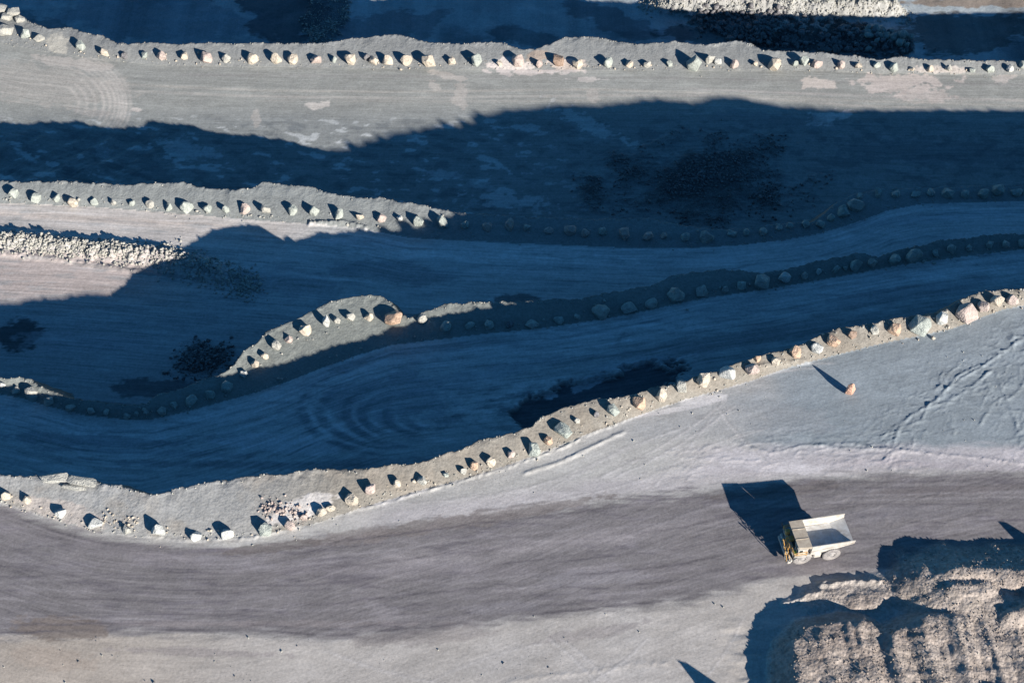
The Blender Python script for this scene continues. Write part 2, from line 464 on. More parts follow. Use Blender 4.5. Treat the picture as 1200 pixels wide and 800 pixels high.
for v_, wd_, a_, dark in [(.08,1.2,.35,1),(.14,1.0,.3,1),(.22,1.3,.30,0),(.27,1.2,.32,0),(.33,1.0,.25,1),(.41,1.2,.25,0),(.47,1.1,.3,1),(.52,1.1,.3,1),(.60,1.3,.25,0),(.66,1.2,.3,1),(.72,1.2,.25,0),(.80,1.2,.35,1),(.86,1.4,.35,0),(.91,1.2,.3,1),(.97,1.6,.4,1)]:
    dd = (tv + wob - v_) * (low - up)
    brk = sstep(-.25, .35, fbm(px * .5 + 900 * v_, py * 3, 0.02, 191, 3))
    mix(m, alb(98,95,102) if dark else alb(150,147,152), np.exp(-(dd / wd_) ** 2) * a_ * brk * rd * 2.3)
for x0, y0, x1, y1, bend, a_ in [(700,560,850,470,6,.5),(712,563,862,474,6,.5),(640,575,800,500,-5,.4),(840,475,905,545,4,.45),(560,600,760,560,4,.4),(760,575,840,480,3,.35),
        (690,800,760,745,4,.5),(640,745,700,800,-3,.45),(655,745,716,800,-3,.45),(880,440,980,425,-6,.4),(850,455,960,430,-6,.4),(560,585,740,520,8,.35),(700,545,900,500,6,.3),(470,590,700,548,8,.35),
        (380,760,520,800,5,.35),(500,800,640,752,-6,.3),(820,800,870,725,4,.4)]:
    L_ = math.hypot(x1 - x0, y1 - y0); ux, uy = (x1 - x0) / L_, (y1 - y0) / L_
    al_ = (px - x0) * ux + (py - y0) * uy; ac_ = -(px - x0) * uy + (py - y0) * ux
    ac_ = ac_ - bend * np.sin(np.clip(al_ / L_, 0, 1) * math.pi) + 1.2 * n3
    ok_ = sstep(-4, 10, al_) * sstep(L_ + 4, L_ - 10, al_)
    mix(m, alb(206,204,206), np.exp(-((ac_ - 1.4) / 1.1) ** 2) * ok_ * a_)
    mix(m, alb(140,140,144), np.exp(-((ac_ + 1.0) / 1.0) ** 2) * ok_ * a_ * .8)
# general cloudiness of the dust
C[m] *= (1 + 0.10 * n2 + 0.07 * n1)[:, None]
rdm = np.zeros(XX.shape); rdm[m] = rd
STR = np.where((LEV == 0) & (KND == 0), np.where(rdm > .5, 0.7, 0.4), STR)
STR = np.where((LEV == 3) & (KND == 0), 0.6, STR)

# spoil heap colours
hm = onheap
px, py = PX[hm], PY[hm]
a = sstep(0.1, 0.9, HEAP[hm])
mix(hm, alb(168,159,153), a)
nh = fbm(XX[hm], YY[hm], 0.15, 130, 4)
mix(hm, alb(178,168,158), a * sstep(0.0, .6, nh) * .35)
mix(hm, alb(146,134,127), a * sstep(0.0, .6, -nh) * .6)
C[hm] *= (1 + 0.35 * NZ3[hm] * a)[:, None]
GR = np.where(hm, 0.62, GR); STR = np.where(hm, 0.0, STR)

# bund 0: dustier and pinker in places
m = (LEV == 0) & (KND == 1)
px, py = PX[m], PY[m]; n = fbm(px, py, 0.03, 131, 4)
mix(m, alb(158,162,166), sstep(430, 250, px) * .7)
mix(m, alb(152,145,136), sstep(0.0, .5, n) * .5)
mix(m, alb(136,128,118), sstep(560, 700, px) * sstep(0.0, .5, -n) * .5)
mix(m, alb(184,176,172), blob(px, py, 75, 600, 60, 14, 15, 132) * .6)
mix(m, alb(206,204,204), blob(px, py, 352, 596, 46, 14, -20, 133) * .8)

# level 1 ---------------------------------------------------------------------
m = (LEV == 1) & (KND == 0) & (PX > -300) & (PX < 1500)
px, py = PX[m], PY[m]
n1 = fbm(px, py * 2.5, 0.02, 140, 4); n2 = fbm(px * .35 + py * .1, py * 3, 0.10, 141, 4)
toe = poly_y(TOE[1], px)
mix(m, alb(206,210,214), np.exp(-((py - toe - 14) / 15) ** 2) * .7 * (0.8 + n1))
mix(m, alb(150,156,160), sstep(24, 60, py - toe + 10 * n1) * sstep(560, 760, px) * .75)
mix(m, alb(152,158,164), sstep(0.05, .6, n2) * .6)
mix(m, alb(208,212,216), sstep(0.1, .7, -n2) * .4)
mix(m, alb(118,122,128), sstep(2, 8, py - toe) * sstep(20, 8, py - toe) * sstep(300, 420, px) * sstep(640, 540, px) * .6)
for (cx, cy, rx, ry, an, c, a, sdn) in [
    (90,515,120,7,3,(143,148,156),.7,1),(300,545,200,5,1,(143,146,153),.6,2),(480,540,150,5,-1,(136,138,146),.5,3),
    (170,530,140,4,2,(158,163,171),.6,4),(450,470,80,34,0,(148,153,161),.6,5),(880,395,160,10,-9,(136,141,148),.5,6),
    (1050,345,120,10,-8,(153,158,166),.5,7),(560,440,90,10,-12,(158,163,171),.5,8),(330,520,90,12,4,(208,210,218),.5,9),
    (700,455,50,8,-12,(218,218,225),.6,10),(760,425,60,5,-10,(205,208,215),.5,11),(640,460,10,4,-10,(225,225,225),.7,12)]:
    w_ = (np.abs(px - cx) < rx * 2 + ry) & (np.abs(py - cy) < rx * .6 + ry * 3)
    a_ = np.zeros(px.shape); a_[w_] = blob(px[w_], py[w_], cx, cy, rx, ry, an, 340 + sdn, .5, .05) * a
    mix(m, alb(*c), a_)
# turning arcs left by tyres
rings_ = []
for q_ in range(6):
    rx_, ry_ = 120 - 16.5 * q_ + (0, 3, -3, 4, -2, 2)[q_], 54 - 7.2 * q_ + (0, -1, 1.5, -1, 1, 0)[q_]
    cx_, cy_ = 470 + 8 * q_, 480 + 1.5 * q_
    rings_ += [(cx_, cy_, rx_, ry_, (88, 96, 84, 100, 90, 104)[q_], (250, 225, 240, 205, 215, 180)[q_], (128,134,142), .7), (cx_ + 1, cy_, rx_ - 5, ry_ - 2.6, (95, 90, 100, 92, 104, 98)[q_], (235, 240, 210, 215, 190, 185)[q_], (134,140,148), .6),
               (cx_ + 3, cy_, rx_ - 10, ry_ - 5.2, (104, 112, 98, 116, 104, 110)[q_], (205, 190, 200, 175, 180, 165)[q_], (214,217,221), .5)]
for (cx, cy, rx, ry, a0, a1, c, a) in rings_ + [
    (600,485,60,22,95,150,(220,222,226),.5),(560,490,70,30,90,140,(216,218,222),.5),
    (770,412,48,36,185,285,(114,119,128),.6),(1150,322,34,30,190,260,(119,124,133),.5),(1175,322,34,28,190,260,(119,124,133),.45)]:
    dx, dy = (px - cx) / rx, (py - cy) / ry
    r = np.hypot(dx, dy) + 0.035 * n2 + 0.03 * n1; th = np.degrees(np.arctan2(dy, dx)) % 360
    aa = np.exp(-((r - 1) * ry / 1.7) ** 2) * sstep(a0 - 2, a0 + 14, th) * sstep(a1 + 2, a1 - 20, th)
    mix(m, alb(*c), np.clip(aa * a * 0.9 * (0.7 + 1.8 * n1 + 1.6 * n2), 0, .75))

for v_, wd_, a_, lt in [(8,1.3,.5,1),(13,1.2,.5,0),(18,1.5,.4,1),(26,1.3,.5,0),(31,1.4,.45,1),(37,1.3,.45,0),(45,1.6,.5,0),(52,1.6,.4,1),(60,1.4,.5,0),(68,1.6,.4,1),(78,1.6,.5,0)]:
    dd = (py - toe) - v_ * (1 + .3 * sstep(500, 150, px)) - 5 * n1
    brk = sstep(-.2, .35, fbm(px * .45 + 77 * v_, py * 3, 0.03, 192, 3))
    mix(m, alb(222,224,228) if lt else alb(118,124,132), np.exp(-(dd / wd_) ** 2) * a_ * brk)
sc_ = fbm(px * 1.0 + py * .8, py * 2.2, 0.07, 193, 4)
mix(m, alb(228,230,232), sstep(.12, .3, sc_) * blob(px, py, 610, 470, 90, 26, -14, 194, .4, .05, .1) * .8)
mix(m, alb(110,116,126), sstep(.05, .3, -sc_) * blob(px, py, 580, 476, 130, 34, -14, 195, .4, .05, .1) * .6)
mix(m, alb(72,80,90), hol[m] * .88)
mix(m, alb(190,194,202), blob(px, py, 645, 460, 9, 4, -10, 201) * .9)
mix(m, alb(180,186,194), blob(px, py, 690, 446, 26, 5, -25, 202, .6) * .8)
mix(m, alb(176,182,190), blob(px, py, 740, 424, 50, 5, -10, 203, .8) * .6)
# level 2 ---------------------------------------------------------------------
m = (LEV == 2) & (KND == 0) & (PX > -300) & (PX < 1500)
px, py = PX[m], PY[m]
n1 = fbm(px, py * 2.5, 0.02, 150, 4); n2 = fbm(px * .35, py * 3, 0.10, 151, 4)
mix(m, alb(194,190,188), sstep(420, 300, px) * sstep(310, 270, py) * .9)
mix(m, alb(180,170,168), sstep(300, 150, px) * sstep(286, 300, py) * sstep(380, 345, py) * .9)
mix(m, alb(206,194,186), np.exp(-((py - 250 - px * .06) / 4) ** 2) * sstep(340, 240, px) * .5)
mix(m, alb(204,208,212), sstep(480, 640, px) * sstep(330, 305, py + (px - 800) * .02) * .5)
mix(m, alb(152,160,166), sstep(0.0, .6, n2) * .5)
mix(m, alb(150,156,162), sstep(330, 380, py + 10 * n1) * sstep(420, 300, px) * .7)
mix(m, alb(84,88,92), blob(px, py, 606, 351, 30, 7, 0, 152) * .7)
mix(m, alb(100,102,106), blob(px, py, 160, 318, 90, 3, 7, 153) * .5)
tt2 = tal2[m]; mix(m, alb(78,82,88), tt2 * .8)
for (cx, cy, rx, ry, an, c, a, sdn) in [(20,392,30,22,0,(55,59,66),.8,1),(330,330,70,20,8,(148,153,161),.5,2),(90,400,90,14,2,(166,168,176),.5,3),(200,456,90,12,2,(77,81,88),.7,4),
    (1100,255,110,6,-4,(186,190,198),.5,5),(560,300,160,8,2,(220,223,225),.5,6),(460,320,70,14,4,(138,143,151),.5,7),(420,285,60,5,3,(218,218,223),.5,8)]:
    mix(m, alb(*c), blob(px, py, cx, cy, rx, ry, an, 360 + sdn, .5, .05) * a)

toe2 = poly_y(TOE[2], px)
for v_, wd_, a_, lt in [(7,1.2,.4,1),(12,1.2,.5,0),(18,1.5,.4,1),(25,1.3,.5,0),(33,1.4,.4,1),(41,1.3,.5,0),(50,1.6,.4,0),(60,1.5,.4,1)]:
    dd = (py - toe2) - v_ - 5 * n1
    brk = sstep(-.2, .35, fbm(px * .45 + 77 * v_, py * 3, 0.03, 196, 3))
    mix(m, alb(222,222,224) if lt else alb(128,134,140), np.exp(-(dd / wd_) ** 2) * a_ * brk)
# level 3 ---------------------------------------------------------------------
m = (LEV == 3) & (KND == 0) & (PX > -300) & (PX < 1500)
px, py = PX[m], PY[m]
n1 = fbm(px, py * 2.5, 0.02, 160, 4); n2 = fbm(px * .35, py * 3, 0.10, 161, 4)
C[m] *= (1 + .08 * n1 + .06 * n2)[:, None]
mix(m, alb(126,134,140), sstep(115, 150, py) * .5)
mix(m, alb(176,174,170), blob(px, py, 45, 98, 110, 26, 6, 162, .4) * .6)
mix(m, alb(192,188,184), blob(px, py, 85, 74, 46, 7, 8, 164, .5) * .8)
for ln, yy, c in ((0, [(100,94),(160,100),(300,106),(450,108),(600,106),(700,105),(800,108),(1000,118),(1200,124)], (190,186,180)),
                  (1, [(100,100),(160,107),(300,113),(450,115),(600,113),(700,112),(850,112),(1000,124),(1200,130)], (188,184,180)),
                  (2, [(300,118),(500,119),(700,118)], (170,168,164)), (3, [(800,104),(1000,112),(1200,118)], (184,180,178)),
                  (4, [(200,88),(500,90),(800,92),(1200,100)], (148,148,148))):
    y_ = poly_y(yy, px)
    mix(m, alb(*c), np.exp(-((py - y_) / 1.5) ** 2) * .6 * sstep(yy[0][0] - 20, yy[0][0] + 40, px) * (0.8 + .8 * n2))
for q, (rx, ry) in enumerate([(96,66),(92,62),(88,58),(83,54),(77,50),(70,46),(60,40),(50,34),(40,27),(101,70)]):
    dx, dy = (px - 52) / rx, (py - 122) / ry
    r = np.hypot(dx, dy); th = np.degrees(np.arctan2(dy, dx))
    mix(m, alb(200,196,192), np.exp(-((r - 1) * ry / 1.3) ** 2) * sstep(-88 + (q * 37) % 30, -40, th) * sstep(36, 10, th) * (.95 + .8 * n1) * (.85 if q < 6 else .5))
for q, y0 in enumerate([84,89,95,101,108,118]):
    mix(m, alb(196,192,188), np.exp(-((py - y0 - (px) * .09) / 1.1) ** 2) * sstep(140, 80, px) * .35)
for (cx, cy, rx, ry, an, c, a, sdn) in [
    (1060,97,56,13,0,(200,192,188),.95,1),(1080,112,34,8,3,(192,184,180),.7,2),(962,99,24,6,6,(206,198,192),.9,3),(1175,92,16,5,-6,(200,194,190),.8,4),
    (520,88,26,4,12,(184,180,176),.8,5),(508,101,8,6,0,(190,186,182),.7,6),(540,112,9,14,10,(184,180,176),.7,7),(690,93,20,3,0,(200,196,194),.8,8),
    (608,82,40,6,0,(206,200,198),.95,9),(665,80,26,6,5,(206,200,198),.95,10),(694,112,8,10,0,(184,180,176),.6,11),(374,124,14,6,-5,(206,202,198),.9,12),
    (160,128,6,3,10,(204,198,194),.8,13),(300,140,5,10,0,(184,180,176),.6,14),(110,133,30,4,4,(176,172,170),.4,15),
    (972,137,24,8,-8,(200,196,196),.9,16),(208,176,24,12,20,(178,186,188),.8,17),(118,176,14,8,20,(158,164,168),.7,18),(520,204,20,5,5,(176,180,184),.8,19),
    (565,216,18,6,10,(166,172,176),.7,20),(562,240,18,5,5,(160,168,172),.8,21),(612,240,26,6,8,(160,168,172),.8,22),(598,226,16,4,30,(150,156,160),.6,23),
    (672,205,14,5,25,(150,160,164),.6,24),(685,242,8,6,20,(150,160,164),.6,25),(690,148,40,9,25,(150,156,160),.5,26),(648,132,20,6,30,(140,148,152),.4,27),
    (460,160,14,4,20,(140,148,154),.5,28),(175,170,30,3,30,(90,96,100),.4,29),(60,190,60,5,28,(100,106,112),.4,30),(150,200,50,4,20,(92,98,104),.4,31),
    (1100,180,140,20,4,(104,110,118),.4,32),(900,140,80,10,4,(120,126,134),.4,33)]:
    w_ = (np.abs(px - cx) < rx * 2 + ry) & (np.abs(py - cy) < rx * .9 + ry * 3)
    a_ = np.zeros(px.shape); a_[w_] = blob(px[w_], py[w_] * 1.0, cx, cy, rx, ry, an, 400 + sdn, .9, .11) * a
    mix(m, alb(*c), a_)
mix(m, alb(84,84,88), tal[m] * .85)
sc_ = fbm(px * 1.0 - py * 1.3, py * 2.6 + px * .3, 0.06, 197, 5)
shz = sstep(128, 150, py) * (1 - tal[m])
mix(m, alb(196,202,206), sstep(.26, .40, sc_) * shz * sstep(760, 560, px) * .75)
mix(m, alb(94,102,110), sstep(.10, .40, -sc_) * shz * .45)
mix(m, alb(176,180,184), blob(px, py, 225, 176, 30, 10, 15, 198, .7, .1) * .8)
mix(m, alb(190,194,196), blob(px, py, 690, 145, 46, 8, 25, 199, 1.2, .12) * .7)
mix(m, alb(186,190,194), blob(px, py, 600, 236, 44, 8, 5, 189, 1.2, .12) * .8)
mb = (LEV == 3) & (KND == 1)
px, py = PX[mb], PY[mb]
for (cx, cy, rx, ry, an, c, a, sdn) in [(598,76,30,8,0,(204,198,196),.9,1),(665,76,26,8,0,(200,190,184),.9,2),(68,52,14,14,0,(190,188,180),.6,3),(1100,82,40,5,0,(196,188,184),.6,4),(632,66,14,8,0,(168,150,136),.6,5)]:
    mix(mb, alb(*c), blob(px, py, cx, cy, rx, ry, an, 450 + sdn, .6, .1) * a)

# level 4 ---------------------------------------------------------------------
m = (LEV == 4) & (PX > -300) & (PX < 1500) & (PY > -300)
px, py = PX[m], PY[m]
n1 = fbm(px, py * 2.0, 0.015, 170, 5); n2 = fbm(px * .6 - py * .7, py * 2 + px * .3, 0.05, 171, 4)
mix(m, alb(120,128,136), sstep(0.0, .5, n1) * .8)
mix(m, alb(190,196,202), sstep(0.15, .6, -n2) * .4)
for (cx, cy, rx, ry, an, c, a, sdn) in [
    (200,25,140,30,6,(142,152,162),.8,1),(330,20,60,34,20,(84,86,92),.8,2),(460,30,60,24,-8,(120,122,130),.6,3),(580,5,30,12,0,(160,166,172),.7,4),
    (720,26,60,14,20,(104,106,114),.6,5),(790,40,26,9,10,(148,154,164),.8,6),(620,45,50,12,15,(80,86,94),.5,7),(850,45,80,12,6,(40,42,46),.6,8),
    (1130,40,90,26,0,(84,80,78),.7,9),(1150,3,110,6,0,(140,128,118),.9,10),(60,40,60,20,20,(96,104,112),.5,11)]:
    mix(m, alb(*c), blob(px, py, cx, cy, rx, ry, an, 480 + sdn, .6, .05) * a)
mix(m, alb(160,162,162), (ZZ[m] - Z[4] > 1.4) * 1.0)
for q in range(5):
    y_ = 4 + q * 9
    mix(m, alb(110,114,122), np.exp(-((py - y_ - (px - 300) * (.6 if q % 2 else -.5)) / 1.6) ** 2) * sstep(290, 310, px) * sstep(370, 350, px) * .6)
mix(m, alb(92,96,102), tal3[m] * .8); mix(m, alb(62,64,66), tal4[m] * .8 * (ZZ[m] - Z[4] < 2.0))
GR = np.maximum(GR, np.maximum(np.maximum(tal, tal2), np.maximum(tal3, tal4)))

C *= (1 + 0.10 * NZ3 + 0.06 * NZ1)[..., None]
C = np.clip(C, 0.02, 0.72)

# normals of the whole sheet
gyv = np.gradient(ZZ, gy, axis=0); gxv = np.gradient(ZZ, gx, axis=1)
NRM = np.dstack([-gxv, -gyv, np.ones(ZZ.shape)]); NRM /= np.linalg.norm(NRM, axis=2, keepdims=True)

# ------------------------------------------------------------------ materials
def ground_material():
    m = bpy.data.materials.new('quarry_ground'); m.use_nodes = True
    nt = m.node_tree; N = nt.nodes; L = nt.links
    b = N['Principled BSDF']; b.inputs['Roughness'].default_value = 0.95
    b.inputs['Specular IOR Level'].default_value = 0.1
    ca = N.new('ShaderNodeAttribute'); ca.attribute_name = 'surface_colour'
    fa = N.new('ShaderNodeAttribute'); fa.attribute_name = 'flow'
    sp = N.new('ShaderNodeSeparateXYZ'); L.new(fa.outputs['Vector'], sp.inputs[0])   # x along, y across, z streak
    ga = N.new('ShaderNodeAttribute'); ga.attribute_name = 'gravel'
    geo = N.new('ShaderNodeNewGeometry')
    cmb = N.new('ShaderNodeCombineXYZ')
    mx = N.new('ShaderNodeMath'); mx.operation = 'MULTIPLY'; mx.inputs[1].default_value = 0.035; L.new(sp.outputs[0], mx.inputs[0])
    my = N.new('ShaderNodeMath'); my.operation = 'MULTIPLY'; my.inputs[1].default_value = 0.85; L.new(sp.outputs[1], my.inputs[0])
    L.new(mx.outputs[0], cmb.inputs[0]); L.new(my.outputs[0], cmb.inputs[1])
    sn = N.new('ShaderNodeTexNoise'); sn.inputs['Scale'].default_value = 1.0; sn.inputs['Detail'].default_value = 7; sn.inputs['Roughness'].default_value = .72
    L.new(cmb.outputs[0], sn.inputs['Vector'])
    fn = N.new('ShaderNodeTexNoise'); fn.inputs['Scale'].default_value = 1.3; fn.inputs['Detail'].default_value = 8; fn.inputs['Roughness'].default_value = .8
    L.new(geo.outputs['Position'], fn.inputs['Vector'])
    vo = N.new('ShaderNodeTexVoronoi'); vo.inputs['Scale'].default_value = 2.3
    L.new(geo.outputs['Position'], vo.inputs['Vector'])

    def math_(op, a, b_, c=None):
        q = N.new('ShaderNodeMath'); q.operation = op
        for i, v in enumerate((a, b_, c)):
            if v is None: continue
            if isinstance(v, (int, float)): q.inputs[i].default_value = v
            else: L.new(v, q.inputs[i])
        return q.outputs[0]
    s0 = math_('SUBTRACT', sn.outputs['Fac'], 0.5)
    s1 = math_('MULTIPLY', s0, sp.outputs[2])
    f0 = math_('SUBTRACT', fn.outputs['Fac'], 0.5)
    g1 = math_('MULTIPLY_ADD', ga.outputs['Fac'], 0.6, 0.22)
    f1 = math_('MULTIPLY', f0, g1)
    # stones: lighter and darker cells where the ground is gravelly
    vsep = N.new('ShaderNodeSeparateColor'); L.new(vo.outputs['Color'], vsep.inputs[0])
    v0 = math_('SUBTRACT', vsep.outputs[0], 0.5)
    v1 = math_('MULTIPLY', v0, math_('MULTIPLY', ga.outputs['Fac'], 0.35))
    # fine pixel-scale grit and thin crisp streaks
    gn = N.new('ShaderNodeTexNoise'); gn.inputs['Scale'].default_value = 2.6; gn.inputs['Detail'].default_value = 5; gn.inputs['Roughness'].default_value = .7
    L.new(geo.outputs['Position'], gn.inputs['Vector'])
    cm2 = N.new('ShaderNodeCombineXYZ')
    L.new(math_('MULTIPLY', sp.outputs[0], 0.09), cm2.inputs[0]); L.new(math_('MULTIPLY', sp.outputs[1], 2.6), cm2.inputs[1]); cm2.inputs[2].default_value = 7.0
    s2n = N.new('ShaderNodeTexNoise'); s2n.inputs['Scale'].default_value = 1.0; s2n.inputs['Detail'].default_value = 5; s2n.inputs['Roughness'].default_value = .7
    L.new(cm2.outputs[0], s2n.inputs['Vector'])
    bn = N.new('ShaderNodeTexNoise'); bn.inputs['Scale'].default_value = 0.11; bn.inputs['Detail'].default_value = 10; bn.inputs['Roughness'].default_value = .76
    sc = N.new('ShaderNodeVectorMath'); sc.operation = 'MULTIPLY'; sc.inputs[1].default_value = (0.4, 1.6, 1.0)
    L.new(geo.outputs['Position'], sc.inputs[0]); L.new(sc.outputs[0], bn.inputs['Vector'])
    mr = N.new('ShaderNodeMapRange'); mr.inputs['From Min'].default_value = .51; mr.inputs['From Max'].default_value = .56; mr.inputs['To Min'].default_value = 0; mr.inputs['To Max'].default_value = 1
    L.new(bn.outputs['Fac'], mr.inputs['Value'])
    e0 = math_('MULTIPLY', math_('SUBTRACT', gn.outputs['Fac'], 0.5), 0.75)
    e1 = math_('MULTIPLY', math_('MULTIPLY', math_('SUBTRACT', s2n.outputs['Fac'], 0.5), sp.outputs[2]), 1.15)
    e2 = math_('MULTIPLY', math_('SUBTRACT', mr.outputs[0], 0.4), 0.11)
    extra = math_('ADD', math_('ADD', e0, e1), e2)
    tot = math_('ADD', math_('ADD', math_('ADD', math_('ADD', s1, f1), v1), 1.0), extra)
    vm = N.new('ShaderNodeVectorMath'); vm.operation = 'SCALE'
    L.new(ca.outputs['Color'], vm.inputs[0]); L.new(tot, vm.inputs['Scale'])
    L.new(vm.outputs[0], b.inputs['Base Color'])
    hgt = math_('ADD', math_('MULTIPLY', gn.outputs['Fac'], 0.025), math_('ADD', math_('MULTIPLY', fn.outputs['Fac'], math_('MULTIPLY_ADD', ga.outputs['Fac'], 0.47, 0.006)),
                math_('ADD', math_('MULTIPLY', s0, math_('MULTIPLY', sp.outputs[2], 0.05)), math_('MULTIPLY', vo.outputs['Distance'], math_('MULTIPLY', ga.outputs['Fac'], -0.35)))))
    bp = N.new('ShaderNodeBump'); bp.inputs['Strength'].default_value = 1.0; bp.inputs['Distance'].default_value = 0.55
    L.new(hgt, bp.inputs['Height']); L.new(bp.outputs[0], b.inputs['Normal'])
    return m


def rock_material(name, c1, c2, dust=None, scale=1.6, bump=0.25):
    m = bpy.data.materials.new(name); m.use_nodes = True
    nt = m.node_tree; N = nt.nodes; L = nt.links
    b = N['Principled BSDF']; b.inputs['Roughness'].default_value = 0.9; b.inputs['Specular IOR Level'].default_value = 0.15
    geo = N.new('ShaderNodeNewGeometry')
    n = N.new('ShaderNodeTexNoise'); n.inputs['Scale'].default_value = scale; n.inputs['Detail'].default_value = 7; n.inputs['Roughness'].default_value = .7
    L.new(geo.outputs['Position'], n.inputs['Vector'])
    r = N.new('ShaderNodeValToRGB')
    r.color_ramp.elements[0].position = 0.36; r.color_ramp.elements[1].position = 0.62
    r.color_ramp.elements[0].color = (*c1, 1); r.color_ramp.elements[1].color = (*c2, 1)
    if dust is not None:
        e = r.color_ramp.elements.new(0.72); e.color = (*dust, 1)
    L.new(n.outputs['Fac'], r.inputs['Fac']); L.new(r.outputs[0], b.inputs['Base Color'])
    n2 = N.new('ShaderNodeTexNoise'); n2.inputs['Scale'].default_value = 4; n2.inputs['Detail'].default_value = 6
    L.new(geo.outputs['Position'], n2.inputs['Vector'])
    bp = N.new('ShaderNodeBump'); bp.inputs['Strength'].default_value = .9; bp.inputs['Distance'].default_value = bump
    L.new(n2.outputs['Fac'], bp.inputs['Height']); L.new(bp.outputs[0], b.inputs['Normal'])
    return m


def paint(name, c, rough=0.6, metal=0.0, dirt=None, dscale=1.2):
    m = bpy.data.materials.new(name); m.use_nodes = True
    nt = m.node_tree; N = nt.nodes; L = nt.links
    b = N['Principled BSDF']; b.inputs['Roughness'].default_value = rough; b.inputs['Metallic'].default_value = metal
    b.inputs['Base Color'].default_value = (*c, 1)
    if dirt is not None:
        tc = N.new('ShaderNodeTexCoord')
        n = N.new('ShaderNodeTexNoise'); n.inputs['Scale'].default_value = dscale; n.inputs['Detail'].default_value = 6; n.inputs['Roughness'].default_value = .7
        L.new(tc.outputs['Object'], n.inputs['Vector'])
        r = N.new('ShaderNodeValToRGB'); r.color_ramp.elements[0].position = .38; r.color_ramp.elements[1].position = .66
        r.color_ramp.elements[0].color = (*c, 1); r.color_ramp.elements[1].color = (*dirt, 1)
        L.new(n.outputs['Fac'], r.inputs['Fac']); L.new(r.outputs[0], b.inputs['Base Color'])
    return m


GROUND = ground_material()

# ------------------------------------------------------------------ split the sheet into its surfaces
cell_reg = REG[:-1, :-1].copy()
cell_heap = onheap[:-1, :-1] & (HEAP[:-1, :-1] > 0.15) & (LEV[:-1, :-1] == 0)
road_cell = rdm[:-1, :-1] > 0.5
cls = np.zeros(cell_reg.shape, np.int16)
lev = cell_reg // 10; knd = cell_reg % 10
cls[(lev == 0) & (knd == 0)] = 1
cls[(lev == 0) & (knd == 0) & road_cell] = 2
cls[(lev == 0) & (knd > 0)] = 3
cls[(lev == 1) & (knd == 0)] = 4
cls[(lev == 1) & (knd > 0)] = 5
cls[(lev == 2) & (knd == 0)] = 6
cls[(lev == 2) & (knd > 0)] = 7
cls[(lev == 3) & (knd == 0)] = 8
cls[(lev == 3) & (knd > 0)] = 9
cls[lev == 4] = 10
cls[cell_heap] = 11
names = {1: 'ground', 2: 'haul_road', 3: 'earth_bund', 4: 'haul_road', 5: 'earth_bund', 6: 'haul_road', 7: 'earth_bund', 8: 'haul_road', 9: 'earth_bund', 10: 'pit_floor', 11: 'spoil_heap'}
V = np.dstack([XX, YY, ZZ]).reshape(-1, 3).astype(np.float32)
NV = NRM.reshape(-1, 3).astype(np.float32)
CV = np.concatenate([C.reshape(-1, 3), np.ones((C.shape[0] * C.shape[1], 1))], 1).astype(np.float32)
FV = np.dstack([XX, TFLOW + 40 * LEV, STR]).reshape(-1, 3).astype(np.float32)
GV = GR.reshape(-1).astype(np.float32)
vid = np.arange(NY * NX).reshape(NY, NX)
quads = np.stack([vid[:-1, :-1], vid[:-1, 1:], vid[1:, 1:], vid[1:, :-1]], -1)
for ci, nm in names.items():
    q = quads[cls == ci]
    if len(q) == 0: continue
    used, inv = np.unique(q.ravel(), return_inverse=True)
    me = bpy.data.meshes.new(nm)
    me.vertices.add(len(used)); me.vertices.foreach_set('co', V[used].ravel())
    me.loops.add(len(inv)); me.loops.foreach_set('vertex_index', inv.astype(np.int32))
    me.polygons.add(len(q)); me.polygons.foreach_set('loop_start', np.arange(0, len(inv), 4, dtype=np.int32))
    me.polygons.foreach_set('use_smooth', np.ones(len(q), bool))
    me.update(calc_edges=True)
    a = me.attributes.new('surface_colour', 'FLOAT_COLOR', 'POINT'); a.data.foreach_set('color', CV[used].ravel())
    a = me.attributes.new('flow', 'FLOAT_VECTOR', 'POINT'); a.data.foreach_set('vector', FV[used].ravel())
    a = me.attributes.new('gravel', 'FLOAT', 'POINT'); a.data.foreach_set('value', GV[used])
    me.normals_split_custom_set_from_vertices(NV[used])
    me.materials.append(GROUND)
    o = bpy.data.objects.new(nm, me); COL.objects.link(o)
    o['kind'] = 'structure'


def hz(x, y):
    i = int(np.clip(np.searchsorted(gx, x) - 1, 0, NX - 2)); j = int(np.clip(np.searchsorted(gy, y) - 1, 0, NY - 2))
    u = (x - gx[i]) / (gx[i + 1] - gx[i]); v = (y - gy[j]) / (gy[j + 1] - gy[j])
    return (ZZ[j, i] * (1 - u) + ZZ[j, i + 1] * u) * (1 - v) + (ZZ[j + 1, i] * (1 - u) + ZZ[j + 1, i + 1] * u) * v


def land(x, y, zhint):
    """where the surveyed sight line meets the ground"""
    a = un(x, y, zhint + 4); b = un(x, y, zhint - 4)
    for i in range(200):
        p = a + (b - a) * i / 199
        if hz(p[0], p[1]) >= p[2]:
            break
    return Vector((p[0], p[1], float(hz(p[0], p[1]))))


